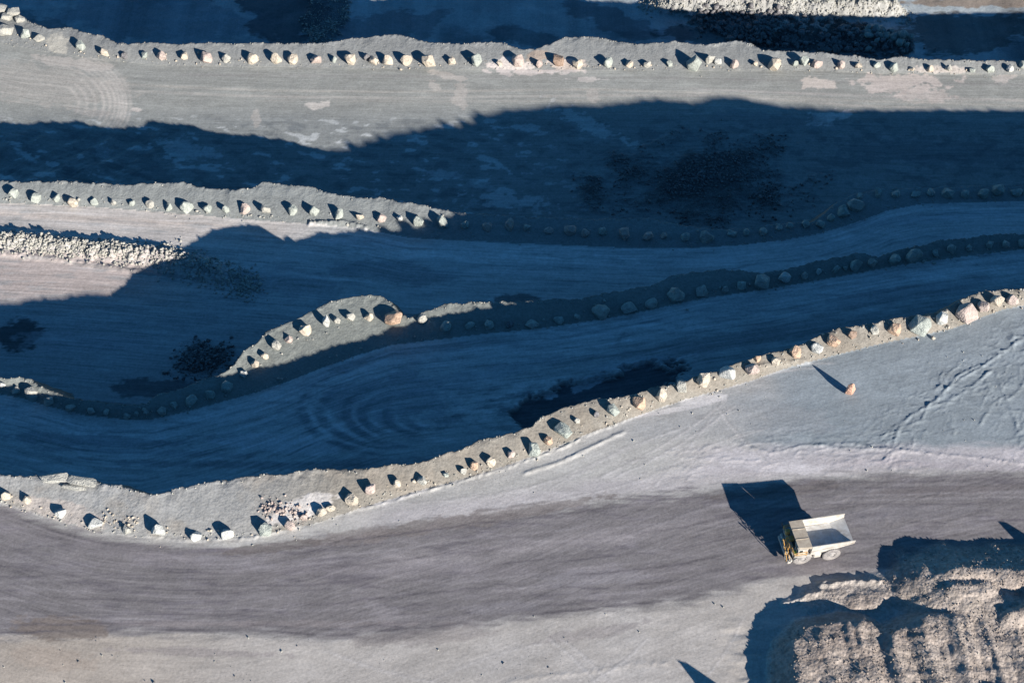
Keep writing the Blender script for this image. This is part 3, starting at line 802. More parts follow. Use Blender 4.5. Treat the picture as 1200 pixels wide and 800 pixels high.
# ------------------------------------------------------------------ boulders
rng = random.Random(7)
def R3(c, k=.8): return tuple(float(v) for v in alb(*c, k))
ROCK = {
 'pale grey': rock_material('pale_grey_rock', R3((150,152,150)), R3((182,182,176)), R3((200,196,188))),
 'grey green': rock_material('grey_green_rock', R3((140,148,146)), R3((172,180,176)), R3((192,194,188))),
 'cream': rock_material('cream_rock', R3((168,160,148)), R3((200,192,180)), R3((214,206,196))),
 'pink': rock_material('pink_rock', R3((158,147,143)), R3((190,177,172)), R3((200,190,184))),
 'orange': rock_material('orange_rock', R3((168,146,128)), R3((200,174,154)), R3((204,190,176))),
 'white': rock_material('white_rock', R3((168,172,172)), R3((196,199,198)), R3((206,205,201))),
 'dark grey': rock_material('dark_grey_rock', R3((92,92,96)), R3((140,140,144)), R3((176,174,170))),
 'salmon': rock_material('salmon_rock', R3((178,142,126)), R3((208,172,154)), R3((216,190,176))),
 'heap': rock_material('heap_stone', R3((142,132,126)), R3((172,162,154)), R3((190,180,172))),
 'brown': rock_material('brown_rock', R3((128,110,98)), R3((164,146,134)), R3((190,176,164))),
}


def hull_mesh(name, rx, ry, rz, seed, n=22, boxy=0.0, bevel=True):
    r = random.Random(seed)
    bm = bmesh.new()
    for i in range(n):
        v = Vector((r.gauss(0, 1), r.gauss(0, 1), r.gauss(0, 1))).normalized()
        if boxy > 0:
            mx = max(abs(v.x), abs(v.y), abs(v.z)); v = v.lerp(v / mx, boxy)
        v *= r.uniform(0.82, 1.06)
        bm.verts.new((v.x * rx, v.y * ry, v.z * rz))
    res = bmesh.ops.convex_hull(bm, input=bm.verts)
    junk = list({g for g in res['geom_interior'] + res['geom_unused'] if isinstance(g, bmesh.types.BMVert)})
    if junk: bmesh.ops.delete(bm, geom=junk, context='VERTS')
    bmesh.ops.dissolve_limit(bm, angle_limit=math.radians(9), verts=bm.verts, edges=bm.edges)
    if bevel:
        bmesh.ops.bevel(bm, geom=list(bm.edges), offset=0.07 * min(rx, ry, rz), segments=1, affect='EDGES', clamp_overlap=True)
        bmesh.ops.triangulate(bm, faces=list(bm.faces))
        bmesh.ops.subdivide_edges(bm, edges=[e for e in bm.edges if e.calc_length() > 0.35 * rx], cuts=1, use_grid_fill=False)
        bmesh.ops.triangulate(bm, faces=list(bm.faces))
        off = Vector((seed * 3.1, seed * 1.7, 0))
        for v in bm.verts:
            v.co += v.co.normalized() * 0.10 * min(rx, rz) * mnoise.noise(v.co * (1.6 / rx) + off)
    bmesh.ops.recalc_face_normals(bm, faces=list(bm.faces))
    me = bpy.data.meshes.new(name); bm.to_mesh(me); bm.free()
    return me


# x, y, width (px), colour, [shape: b blocky, f flat, t tall, l long], [landmark name]
W, G, P_, CR, O, WH, D, BR = 'pale grey', 'grey green', 'pink', 'cream', 'orange', 'white', 'dark grey', 'brown'
ROW3 = [(8,35,16,W,'l','landmark:wide pale boulder at its left end'),(30,40,11,G),(46,43,13,W,'f'),(95,54,11,G),(123,61.5,10,CR),(146,65,8,D),(170,64.5,8,G),(190.5,65,11,P_,'','landmark:round pink boulder'),
 (216,65.5,9,CR),(241,66,15,P_,'l','landmark:long pink boulder'),(265.5,67.5,11,W),(296,67.5,14,CR,'l'),(324,68,13,CR),(344,69,12,CR),(370,68.5,12,P_),(391.5,69.5,8,G),(411.5,68.5,14,CR),
 (430.5,67.5,8,D,'','landmark:small dark boulder'),(438,70.5,11,CR),(454.5,70.5,12,CR),(477,70.5,14,CR),(502,71,13,CR,'b','landmark:square cream boulder'),(530,71.5,9,CR),(559,71,13,G),(585,74,7,CR),
 (607,70,14,P_),(632,75,10,P_),(654.5,70,11,BR,'b','landmark:brown square boulder'),(677,74,12,CR),(712.5,72.5,12,G),(737,74,9,CR),(758,74.5,9,W),(784.5,74,8,G),
 (812.5,74,18,G,'','landmark:biggest grey boulder'),(832,68.5,12,W),(841,71.5,9,WH),(860,74.5,11,P_),(885,74.5,6,CR),(908,74.5,16,CR,'l','landmark:long cream boulder'),(931,74,8,G),(940.5,72.5,12,G,'t'),
 (957,73.5,12,P_,'l','landmark:right-hand pink boulder'),(985.5,75.5,9,P_),(1005.5,76,9,CR),(1027,76,9,G),(1047,78.5,10,G),(1068,80.5,6,CR),(1090,80,9,CR),(1111,80,8,W),(1138,81.5,8,G),(1160,80.5,10,G),
 (1183,80,9,WH,'','landmark:split white boulder at its right end'),(1198,76,8,G)]
ROW2 = [(18,227.5,13,G,'','landmark:sunlit grey boulder at its left end'),(42.5,231.5,12,G),(67,231.5,10,G),(86.5,235.5,13,CR,'','landmark:cream boulder'),(111,235.5,9,G),(133.5,236,8,W),(155.5,237.5,7,G),(176,238.5,10,W),(197.5,242,9,G),
 (219.5,241.5,15,G,'','landmark:widest sunlit boulder'),(243,244,11,G),(265,245.5,9,G),(287,243.5,13,P_,'','landmark:pinkish boulder'),(313.5,243.5,14,W),(343,245,12,G),(368,245.5,13,G),(397.5,250.5,11,G),(422,252,10,CR),
 (447.5,254.5,11,P_),(469,255,8,WH,'','landmark:last sunlit boulder'),(491,257.5,13,G),(517,259,15,G),(545,262.5,11,G),(571.5,265,12,P_),(597.5,264,12,P_,'t','landmark:upright shaded boulder'),(618,266,9,W),(643.5,268,11,P_,'f'),
 (668,268,14,P_),(686,272,10,P_),(706,271,10,G),(731.5,273,14,P_),(759.5,276,14,P_,'','landmark:large shaded brown-grey boulder'),(777.5,275.5,8,P_),(802.5,276,12,G),(828.5,275.5,17,W,'l','landmark:widest shaded boulder'),(857.5,271,12,G,'f'),
 (874.5,272,9,G),(894,270.5,10,W),(912.5,265.5,9,W),(924.5,262.5,10,G,'f'),(943.5,262.5,9,G),(961,262.5,10,G),(973.5,254.5,9,G),(988,246.5,14,G),(1002,238,17,W,'l','landmark:large boulder at the bend'),(1007.5,228.5,8,W,'f'),
 (1028,225.5,11,G,'t'),(1049.5,226,11,G),(1072,225,13,G,'f','landmark:flat pale boulder beyond the bend'),(1090.5,225,9,G),(1110,225,13,G),(1131,227,10,G),(1152,226.5,14,G),(1169,222.5,14,G),(1191,223,14,G,'f','landmark:flat shaded boulder at its right end')]
ROW1 = [(3,450,8,WH,'','landmark:sunlit white boulder at its left end'),(19,457,10,W),(38,460,12,W,'b'),(58,469,12,W,'','landmark:half lit boulder'),(83,476,12,W,'f'),(107.5,480.5,9,W),(126,482,9,W),(148.5,485.5,10,W,'f'),(160,484.5,6,W),
 (171.5,482.5,6,W),(191,480.5,10,W),(204.5,474.5,8,G),(226,469.5,15,G,'','landmark:round shaded grey boulder'),(246.5,460.5,12,G),(267,452,13,G),(286,437,9,WH,'','landmark:lowest sunlit boulder of the curve'),(299.5,425,10,CR),
 (310.5,416.5,9,CR),(324,403,12,W),(338.5,396,9,P_,'','landmark:small pinkish boulder'),(358,385.5,14,CR,'l'),(383,377,12,WH,'t'),(395,374.5,8,W),(411,371,10,W),(432,370,11,CR),(462,371.5,19,O,'l','landmark:big orange boulder'),
 (495.5,373,12,W,'','landmark:sunlit boulder right of the gap'),(522.5,381,13,G),(551,380.5,11,G),(573,380,13,G),(597,378.5,10,D),(624,376.5,16,W,'f'),(655,373,13,G,'f'),(676.5,370,8,W),(703,362,19,W,'l','landmark:long shaded boulder'),
 (736,358.5,18,W,'f'),(763,352.5,15,W,'f'),(792,343.5,20,W,'','landmark:widest pale shaded boulder'),(822.5,339.5,15,W),(849.5,338.5,9,W),(869,333.5,11,G),(892,328,18,W,'l','landmark:wedge-shaped shaded boulder'),(919,324.5,14,WH),
 (942.5,322.5,8,W),(959,318,7,WH),(979.5,314.5,9,G),(990,313.5,6,G),(1003,310.5,16,G),(1021,307,13,W),(1048,303,14,G),(1072,298,19,W,'l','landmark:massive pale boulder'),(1096,295.5,9,G),(1114,291,10,W),(1135,289,8,W),
 (1159,287,8,W),(1178,286,9,W,'','landmark:flat-sided boulder at its right end'),(1197,284,10,W)]
ROW0 = [(7.5,578,13,CR,'','landmark:cream boulder at its left end'),(32,584,11,CR),(72,598.5,13,WH),(112,610,17,WH,'f','landmark:flat white boulder'),(148.5,619,11,W),(186,621,16,WH,'','landmark:big round white boulder'),(229.6,625,15,WH,'f'),
 (267.5,623,13,WH,'b','landmark:blocky white boulder'),(310.5,619,14,G,'b'),(340,615,12,P_),(356,605.5,9,P_),(377,599,12,CR,'','landmark:crumbling cream boulder'),(387.5,593.5,10,CR),(412.5,583.5,13,CR,'b'),(434,571.6,13,P_,'','landmark:pinkish boulder on the open bund'),
 (465.5,565,10,CR),(494.5,561.5,12,W),(522.5,555.5,7,G),(543,550.5,9,W),(556.5,544,11,O,'','landmark:left-hand orange boulder'),(575.5,539.5,11,CR),(598.5,532,9,P_),(624.5,524.5,15,G,'l','landmark:grey green slab-like boulder'),
 (642.5,515.5,10,O),(659.5,502,19,G,'','landmark:large cracked grey boulder'),(676.5,492.5,7,W),(699,484,8,D),(717.5,479.5,14,G),(747.5,470,15,O,'','landmark:jagged orange boulder'),(775.5,462.5,15,CR,'t'),(799,451,14,W),
 (824,444.5,15,CR),(852,435,18,WH,'','landmark:double white boulder'),(881.5,430.5,15,P_),(888,419.5,7,O),(909,422.5,10,CR),(931.5,411,13,O,'','landmark:flat-topped orange boulder'),(957.5,406,13,WH),(976,397.5,15,O),(998,391.5,9,BR,'','landmark:small brown boulder'),
 (1025,386,10,W),(1048,384,14,O,'','landmark:bright orange boulder'),(1077,377.5,21,G,'','landmark:huge grey green boulder'),(1103,372.5,13,WH),(1131,365,23,P_,'','landmark:huge pink boulder'),(1151,358,14,P_),(1167,351.5,14,CR),(1186,349,13,P_)]
ORD = ['', 'first', 'second', 'third', 'fourth', 'fifth', 'sixth', 'seventh', 'eighth', 'ninth', 'tenth']
ROWN = {3: 'top row', 2: 'second row', 1: 'third row', 0: 'bottom row'}
GRP = {3: 'boulders on the farthest bund', 2: 'boulders on the second farthest bund', 1: 'boulders on the second nearest bund', 0: 'boulders on the nearest bund'}
SPOT = {0: [], 1: [], 2: [], 3: []}
for k, row in ((0, ROW0), (1, ROW1), (2, ROW2), (3, ROW3)):
    row = [tuple(r) + ('',) * (6 - len(r)) for r in row]
    row.sort(key=lambda r: r[0])
    marks = [i for i, r in enumerate(row) if r[5]]
    for i, (x, y, wpx, col, shp, mark) in enumerate(row):
        p = land(x, y + wpx * 0.30, Z[k] + 0.8)
        s = proj(p.x, p.y, p.z)[2]
        r_ = wpx / s * 0.5 * (1.25 if k == 0 and x > 560 else 1.14)
        rx, ry, rz = r_, r_ * rng.uniform(.8, 1.0), r_ * rng.uniform(1.0, 1.22)
        n = rng.randint(16, 26); boxy = rng.uniform(0, .35); rot = rng.uniform(-.5, .5)
        if shp == 'f': rz *= .62; ry *= .9
        if shp == 't': rz *= 1.3; rx *= .85
        if shp == 'l': rz *= .88; rx *= 1.08; boxy = .3
        if shp == 'b': boxy = .9; n = 30; rot = rng.uniform(-.15, .25)
        me = hull_mesh('boulder', rx, ry, rz, 1000 * k + i, n, boxy)
        me.materials.append(ROCK[col])
        o = bpy.data.objects.new('boulder', me); COL.objects.link(o)
        o.location = (p.x, p.y, p.z + rz * rng.uniform(0.38, 0.55))
        SPOT[k].append((p.x, p.y, r_))
        o.rotation_euler = (rng.uniform(-.25, .25), rng.uniform(-.25, .25), rot)
        if mark:
            lab = mark.replace('landmark:', '')
            lab = '%s in the %s of boulders' % (lab, ROWN[k]) if 'its' not in lab else lab.replace('its', 'the') + ' of the ' + ROWN[k]
        else:
            j = min(marks, key=lambda q: abs(q - i))
            side = 'right' if i > j else 'left'
            size = 'small ' if wpx < 9.5 else ('large ' if wpx > 13.5 else '')
            lm = row[j][5].replace('landmark:', '').replace(' at its left end', ' at left').replace(' at its right end', ' at right')
            lab = '%s%s boulder, %s %s of the %s, %s' % (size, col, ORD[abs(i - j)], side, lm, ROWN[k])
        tag(o, lab, 'boulder', GRP[k])


# ------------------------------------------------------------------ single rocks and slabs
def single_rock(name, x, y, k, rx, ry, rz, col, seed, boxy, rot, label, cat, group=None, n=18, lift=.5, taper=0):
    p = land(x, y, Z[k] + .5)
    me = hull_mesh(name, rx, ry, rz, seed, n, boxy)
    if taper:
        for v in me.vertices:
            f = 1 - taper * (v.co.z / rz + 1) / 2
            v.co.x *= f; v.co.y *= f
    me.materials.append(ROCK[col])
    o = bpy.data.objects.new(name, me); COL.objects.link(o)
    o.location = (p.x, p.y, p.z + rz * lift); o.rotation_euler = (rng.uniform(-.06, .06), rng.uniform(-.06, .06), rot)
    tag(o, label, cat, group); return o


single_rock('standing_stone', 995, 462, 0, 1.1, .85, 1.8, 'salmon', 5001, .2, .2, 'lone pinkish pointed stone standing on the open grey ground behind the truck', 'rock', None, 26, .7, .6)
single_rock('rock_slab', 65, 561.5, 0, 2.3, 1.0, .32, 'pale grey', 5002, .35, .05, 'left of the two pale slabs lying on the rim of the nearest bund', 'rock slab', 'slabs on the rim of the nearest bund', 22, 1.6)
single_rock('rock_slab', 98, 566.0, 0, 2.4, .9, .30, 'pale grey', 5003, .3, -.12, 'right of the two pale slabs lying on the rim of the nearest bund', 'rock slab', 'slabs on the rim of the nearest bund', 22, 1.6)
single_rock('rock_slab', 86, 571.5, 0, 2.0, .5, .3, 'pale grey', 5004, .8, -.05, 'thin grey slab lying just below the two pale slabs on the nearest bund', 'rock slab', None, 24, .6)
for i, (x, y, a, b, c) in enumerate([(2,14,1.6,1.4,1.2),(9,22,1.3,1.2,1.0),(17,18,1.7,1.4,1.2),(24,24,1.1,1.0,.7)]):
    lab = ['leftmost grey block of the broken outcrop in the top left corner', 'lowest grey block of the broken outcrop in the top left corner',
           'largest grey block of the broken outcrop in the top left corner', 'rightmost small grey block of the broken outcrop in the top left corner'][i]
    single_rock('rock_block', x, y, 3, a, b, c, 'pale grey', 5100 + i, .8, .1 * i, lab, 'rock', 'blocks of the broken outcrop', 26, .6)

# ------------------------------------------------------------------ loose stones (nobody could count them)
base_ico = bmesh.new(); bmesh.ops.create_icosphere(base_ico, subdivisions=1, radius=1.0)
IV = np.array([v.co[:] for v in base_ico.verts]); IF = np.array([[v.index for v in f.verts] for f in base_ico.faces]); base_ico.free()


def stones(name, pts, sizes, mat, label, cat='rubble', seed=1):
    g = np.random.default_rng(seed)
    vs = []; fs = []
    for i, ((x, y), s) in enumerate(zip(pts, sizes)):
        z = hz(x, y)
        v = IV * g.uniform(.55, 1.3, (len(IV), 1)) * (s * g.uniform(.6, 1.3, 3))
        a = g.uniform(0, 6.28); ca, sa = math.cos(a), math.sin(a)
        v = np.stack([v[:, 0] * ca - v[:, 1] * sa, v[:, 0] * sa + v[:, 1] * ca, v[:, 2]], 1)
        vs.append(v + np.array([x, y, z + s * .35])); fs.append(IF + i * len(IV))
    v = np.concatenate(vs); f = np.concatenate(fs)
    me = bpy.data.meshes.new(name)
    me.vertices.add(len(v)); me.vertices.foreach_set('co', v.astype(np.float32).ravel())
    me.loops.add(f.size); me.loops.foreach_set('vertex_index', f.ravel().astype(np.int32))
    me.polygons.add(len(f)); me.polygons.foreach_set('loop_start', np.arange(0, f.size, 3, dtype=np.int32))
    me.update(calc_edges=True); me.materials.append(mat)
    o = bpy.data.objects.new(name, me); COL.objects.link(o)
    tag(o, label, cat, None, 'stuff'); return o


g = np.random.default_rng(5)


def line_pts(px, k, n, spread, z=None):
    w = np.array([un(x, y, Z[k] if z is None else z)[:2] for x, y in px])
    L = np.hypot(*(w[1:] - w[:-1]).T); cum = np.concatenate([[0], np.cumsum(L)])
    t = g.uniform(0, cum[-1], n)
    x = np.interp(t, cum, w[:, 0]); y = np.interp(t, cum, w[:, 1])
    return np.stack([x + g.normal(0, spread * .5, n), y + g.normal(0, spread, n)], 1)


def mask_pts(mask, n):
    jj, ii = np.nonzero(mask > 0.02)
    wgt = (mask[jj, ii] * np.clip(0.45 + NZ2[jj, ii] * 1.3, 0.03, 2)); wgt = wgt / wgt.sum()
    c = g.choice(len(jj), n, p=wgt)
    return np.stack([gx[ii[c]] + g.uniform(-.15, .15, n), gy[jj[c]] + g.uniform(-.15, .15, n)], 1)


def szs(n, lo, hi, p=3): return lo + (hi - lo) * g.random(n) ** p


stones('rubble', line_pts([(-60,278),(0,284),(40,288),(90,294),(140,297),(168,300)], 2, 3600, 1.2), szs(3600, .08, .36), ROCK['pale grey'], 'long heaped line of pale broken stones in sunlight on the third road', seed=1)
stones('rubble', np.concatenate([line_pts([(178,301),(215,309),(250,320),(280,330),(305,338)], 2, 1500, 2.0)]), szs(1500, .08, .4), ROCK['pale grey'], 'shaded spill of stones continuing the heaped line into the shadow', seed=2)
stones('rubble', mask_pts(tal, 7000), szs(7000, .05, .36, 5), ROCK['dark grey'], 'dark broken rock talus in the shadow above the second farthest bund', seed=3)
stones('rubble', mask_pts(tal2, 1300), szs(1300, .06, .42, 4), ROCK['dark grey'], 'dark patch of broken rock at the foot of the curved bund', seed=4)
stones('rubble', mask_pts(tal3, 1600), szs(1600, .08, .36, 4), ROCK['pale grey'], 'blue shaded gravel patch on the pit floor at the upper left', seed=5)
stones('rubble', mask_pts(tal4, 1800), szs(1800, .15, .9, 4), ROCK['dark grey'], 'shaded broken rock below the bright gravel strip at the top', seed=6)
stones('rubble', line_pts([(750,2),(800,7),(850,9),(900,11),(950,14),(1000,15),(1040,14),(1066,16)], 4, 4200, 1.7, Z[4] + 1), szs(4200, .10, .36), ROCK['pale grey'], 'bright strip of heaped gravel in sunlight at the top edge', seed=7)
stones('rubble', line_pts([(1010,44),(1040,50),(1062,58)], 4, 40, 2.5), szs(40, .5, 1.5, 1.5), ROCK['grey green'], 'cluster of shaded grey stones above the farthest bund', seed=8)
stones('rubble', line_pts([(306,596),(325,600),(345,600),(358,608)], 0, 220, .8), szs(220, .06, .32, 3), ROCK['pink'], 'scatter of small pinkish stones on the nearest bund', seed=9)
stones('rubble', line_pts([(120,609),(135,612),(160,617)], 0, 70, .7), szs(70, .06, .26, 3), ROCK['cream'], 'small stones between the flat white boulder and its neighbour', seed=10)
for k in range(4):
    q = []; z_ = []
    for bx, by, br in SPOT[k]:
        n_ = int(g.integers(0, 5)); a_ = g.uniform(0, 6.28, n_); d_ = br * g.uniform(.9, 2.2, n_)
        q += [(bx + math.cos(a) * d, by + math.sin(a) * d * .8 - .2) for a, d in zip(a_, d_)]; z_ += list(br * g.uniform(.05, .22, n_) ** 1.0)
    n_ = 36; c_ = line_pts([(x, y) for x, y in TOE[k] if x <= 1240], k, n_, .3); c_[:, 1] += 1.0
    q += list(map(tuple, c_)); z_ += list(g.uniform(.08, .34, n_))
    stones('rubble', q, z_, ROCK['cream' if k in (0, 3) else 'pale grey'],
           ['small broken stones lying between the boulders of the bottom row', 'small broken stones lying between the boulders of the third row', 'small broken stones lying between the boulders of the second row', 'small broken stones lying between the boulders of the top row'][k], seed=50 + k)
# grit along bund crests and toes
for k, cnt, colr in ((0, 2600, 'pale grey'), (1, 1500, 'pale grey'), (2, 1300, 'pale grey'), (3, 1700, 'pale grey')):
    pc = line_pts([(x, y) for x, y in CREST[k] if x <= 1240], k, cnt // 2, .25, Z[k] + HB[k]); pc[:, 1] -= .35
    pt = line_pts([(x, y) for x, y in TOE[k] if x <= 1240], k, cnt // 2, .5); pt[:, 1] += .5
    stones('grit', np.concatenate([pc, pt]), szs(len(pc) + len(pt), .03, .20, 7), ROCK[colr],
           ['loose grit along the rim and foot of the nearest bund', 'loose grit along the rim and foot of the second nearest bund', 'loose grit along the rim and foot of the second farthest bund', 'loose grit along the rim and foot of the farthest bund'][k], 'grit', 20 + k)
hmask = (onheap & (PX > 880) & (PX < 1320) & (PY < 900) & (HEAP > .5)).astype(float)
stones('rubble', mask_pts(hmask, 7000), szs(7000, .03, .15, 4), ROCK['heap'], 'small stones strewn all over the brown spoil heap', seed=30)
lm2 = ((LEV == 0) & (KND == 0) & (PX > -40) & (PX < 1240) & (PY > 380) & (PY < 830) & (rdm < .5)).astype(float)
stones('rubble', mask_pts(lm2, 420), szs(420, .03, .17, 5), ROCK['pale grey'], 'tiny loose stones scattered over the sunlit ground beside the haul road', seed=33)
lm = ((LEV == 0) & (KND == 0) & (PX > 0) & (PX < 1000) & (PY > 745) & (PY < 830)).astype(float)
stones('rubble', mask_pts(lm, 110), szs(110, .04, .20, 5), ROCK['dark grey'], 'stray pebbles on the pale ground along the bottom edge', seed=31)


# ------------------------------------------------------------------ dump truck
def bm_obj(name, bm, mat, parent, smooth=False):
    me = bpy.data.meshes.new(name)
    bmesh.ops.recalc_face_normals(bm, faces=list(bm.faces))
    bm.to_mesh(me); bm.free(); me.materials.append(mat)
    if smooth:
        for p in me.polygons: p.use_smooth = True
    o = bpy.data.objects.new(name, me); COL.objects.link(o)
    o.parent = parent
    return o


def box(bm, x0, x1, y0, y1, z0, z1, bev=0.03):
    vs = [bm.verts.new((x, y, z)) for x in (x0, x1) for y in (y0, y1) for z in (z0, z1)]
    fs = [(0,1,3,2),(4,6,7,5),(0,4,5,1),(2,3,7,6),(0,2,6,4),(1,5,7,3)]
    ff = [bm.faces.new([vs[i] for i in f]) for f in fs]
    if bev:
        es = {e for f in ff for e in f.edges}
        bmesh.ops.bevel(bm, geom=list(es), offset=bev, segments=1, affect='EDGES')


def hexa(bm, pts):
    """eight corners: bottom four then top four, each counter-clockwise"""
    v = [bm.verts.new(p) for p in pts]
    for f in ((0,3,2,1),(4,5,6,7),(0,1,5,4),(1,2,6,5),(2,3,7,6),(3,0,4,7)):
        bm.faces.new([v[i] for i in f])


def plate(bm, a, b, c, d, t):
    """thick plate from a quad, thickness t along its normal"""
    a, b, c, d = map(Vector, (a, b, c, d))
    n = (b - a).cross(d - a).normalized() * t
    hexa(bm, [a, b, c, d, a + n, b + n, c + n, d + n])


def tube(bm, a, b, r=0.035, seg=6):
    a, b = Vector(a), Vector(b); dv = (b - a)
    q = dv.to_track_quat('Z', 'Y').to_matrix().to_4x4()
    M = Matrix.Translation((a + b) / 2) @ q
    bmesh.ops.create_cone(bm, cap_ends=True, segments=seg, radius1=r, radius2=r, depth=dv.length, matrix=M)


def lathe_y(bm, prof, seg=40):
    """profile of (radius, y) revolved round the Y axis"""
    rings = []
    for r, y in prof:
        rings.append([bm.verts.new((r * math.cos(2 * math.pi * i / seg), y, r * math.sin(2 * math.pi * i / seg))) for i in range(seg)])
    for A, B in zip(rings[:-1], rings[1:]):
        for i in range(seg):
            bm.faces.new((A[i], A[(i + 1) % seg], B[(i + 1) % seg], B[i]))
    bm.faces.new(rings[0]); bm.faces.new(rings[-1][::-1])


dusty = alb(214,212,206)
M_BODY = paint('dusty_white_paint', tuple(alb(194,193,190)), .65, 0, tuple(alb(168,161,152)), 1.1)
M_BED = paint('worn_bed_steel', tuple(alb(216,218,220)), .5, 0, tuple(alb(178,175,171)), .8)
M_CAN = paint('canopy_dusty_steel', tuple(alb(176,168,156)), .75, 0, tuple(alb(150,140,128)), 1.1)
M_YEL = paint('yellow_paint', (0.62, 0.33, 0.07), .55, 0, tuple(alb(196,166,120)), 1.5)
M_DARK = paint('dark_machinery', (0.035, 0.035, 0.04), .6, 0, (0.10, 0.095, 0.09), 2.5)
M_TYRE = paint('dusty_tyre', tuple(alb(122,120,122)), .9, 0, tuple(alb(152,149,148)), 1.6)
M_RIM = paint('dusty_rim', tuple(alb(166,165,166)), .7, 0, tuple(alb(138,136,136)), 2.0)
M_GLASS = paint('dark_glass', (0.02, 0.03, 0.03), .08)
M_LAMP = paint('lamp_glass', (0.7, 0.7, 0.66), .15)
M_GREEN = paint('safety_green', (0.25, 0.45, 0.08), .6)

fp = land(939.2, 662.5, 0); rp = land(973.7, 658.5, 0)
heading = math.atan2(fp.y - rp.y, fp.x - rp.x)
S = (fp - rp).length / 4.57
truck = bpy.data.objects.new('dump_truck', None); COL.objects.link(truck)
tag(truck, 'dusty white mining dump truck with an empty bed on the dark haul road', 'truck')
left = Vector((-math.sin(heading), math.cos(heading), 0))
mid = (fp + rp) / 2
heading += math.radians(3.5)
left = Vector((-math.sin(heading), math.cos(heading), 0))
truck.location = mid - left * 2.75 * S
truck.location.z = float(hz(truck.location.x, truck.location.y)) + 0.02
truck.rotation_euler = (0, 0, heading)
truck.scale = (S, S, S)
AX = 2.285
# frame rails and axles
bm = bmesh.new()
for s in (-1, 1): box(bm, -4.2, 3.7, s * .75 - .18, s * .75 + .18, 1.15, 1.65)
for x in (-3.6, -1.0, 1.2, 3.4): box(bm, x - .15, x + .15, -.75, .75, 1.2, 1.6)
box(bm, -AX - .35, -AX + .35, -1.4, 1.4, 1.0, 1.7, .1); box(bm, AX - .22, AX + .22, -1.75, 1.75, 1.1, 1.55, .08)
tube(bm, (-.6, .55, 1.3), (-1.6, .55, 2.4), .16, 10); tube(bm, (-.6, -.55, 1.3), (-1.6, -.55, 2.4), .16, 10)
bm_obj('frame', bm, M_BODY, truck)
# wheels
for s in (-1, 1):
    for nm, x, ys in (('front_wheel', AX, (2.05,)), ('rear_wheel', -AX, (1.45, 2.2))):
        w_ = bpy.data.objects.new(nm, None); COL.objects.link(w_); w_.parent = truck; w_.location = (x, 0, 1.42)
        # sub-parts must be direct children of the wheel
        for y in ys:
            bm = bmesh.new(); h = .36; R = 1.38
            lathe_y(bm, [(.62, -h * .8), (.80, -h), (R - .16, -h), (R - .03, -h * .86), (R, -h * .6), (R, h * .6), (R - .03, h * .86), (R - .16, h), (.80, h), (.62, h * .8)])
            for i in range(28):
                a = 2 * math.pi * i / 28
                for q in (-1, 1):
                    M = Matrix.Rotation(a + (.11 if q > 0 else 0), 4, 'Y') @ Matrix.Translation((R + .012, q * h * .46, 0))
                    bmesh.ops.create_cube(bm, size=1, matrix=M @ Matrix.Diagonal((.07, h * .75, .16, 1)))
            o = bm_obj('tyre', bm, M_TYRE, w_); o.location = (0, s * y, 0)
        bm = bmesh.new(); d = s
        pr = [(.64, -.22 * d), (.64, .20 * d), (.57, .26 * d), (.50, .10 * d), (.36, .04 * d), (.33, .22 * d), (.2, .26 * d), (.12, .30 * d)]
        lathe_y(bm, pr, 32)
        for i in range(12):
            a = 2 * math.pi * i / 12
            bmesh.ops.create_cone(bm, cap_ends=True, segments=6, radius1=.03, radius2=.03, depth=.08, matrix=Matrix.Translation((.43 * math.cos(a), d * .10, .43 * math.sin(a))) @ Matrix.Rotation(math.pi / 2, 4, 'X'))
        o = bm_obj('rim', bm, M_RIM, w_); o.location = (0, s * (ys[-1] + .12), 0)
# dump bed: open tray with a floor rising to the tail, flared sides, front wall
def P(x, y, z): return (x, y, z)
FW, TW, T = 2.22, 2.45, .09
bm = bmesh.new()
xf, xm, xr = 1.15, -3.3, -5.55
zf, zm, zr = 2.85, 2.78, 3.45        # floor heights front, heel, tail
zt_f, zt_r = 4.45, 4.25               # rim heights
plate(bm, (xm, -FW, zm), (xf, -FW, zf), (xf, FW, zf), (xm, FW, zm), T)
plate(bm, (xr, -2.3, zr), (xm, -FW, zm), (xm, FW, zm), (xr, 2.3, zr), T)
bm_obj('bed_floor', bm, M_BED, truck)
for s in (-1, 1):
    bm = bmesh.new()
    zq = zt_f + (zt_r - zt_f) * (xf - xm) / (xf - xr)
    a = [(xf, s * FW, 2.05), (xm, s * FW, zm), (xm, s * TW, zq), (xf, s * TW, zt_f)]
    b = [(xm, s * FW, zm), (xr, s * 2.3, zr), (xr, s * TW, zt_r), (xm, s * TW, zq)]
    for q in (a, b):
        q = q if s < 0 else q[::-1]
        plate(bm, *q, -T if s < 0 else -T)
    # top rail and outside ribs
    hexa(bm, [(xr - .05, s * TW - .06, zt_r - .08), (xf, s * TW - .06, zt_f - .08), (xf, s * TW + .06, zt_f - .08), (xr - .05, s * TW + .06, zt_r - .08),
              (xr - .05, s * TW - .06, zt_r + .10), (xf, s * TW - .06, zt_f + .10), (xf, s * TW + .06, zt_f + .10), (xr - .05, s * TW + .06, zt_r + .10)])
    hexa(bm, [(xr, s * 2.35, zr + .25), (xf, s * 2.3, 3.1), (xf, s * 2.5, 3.1), (xr, s * 2.52, zr + .25),
              (xr, s * 2.38, zr + .36), (xf, s * 2.32, 3.22), (xf, s * 2.51, 3.22), (xr, s * 2.53, zr + .36)])
    bm_obj('bed_side', bm, M_BODY, truck)
bm = bmesh.new()
plate(bm, (xf, FW, zf), (xf, -FW, zf), (xf + .25, -TW, 4.55), (xf + .25, TW, 4.55), T)
bm_obj('bed_front_wall', bm, M_BODY, truck)
bm = bmesh.new()
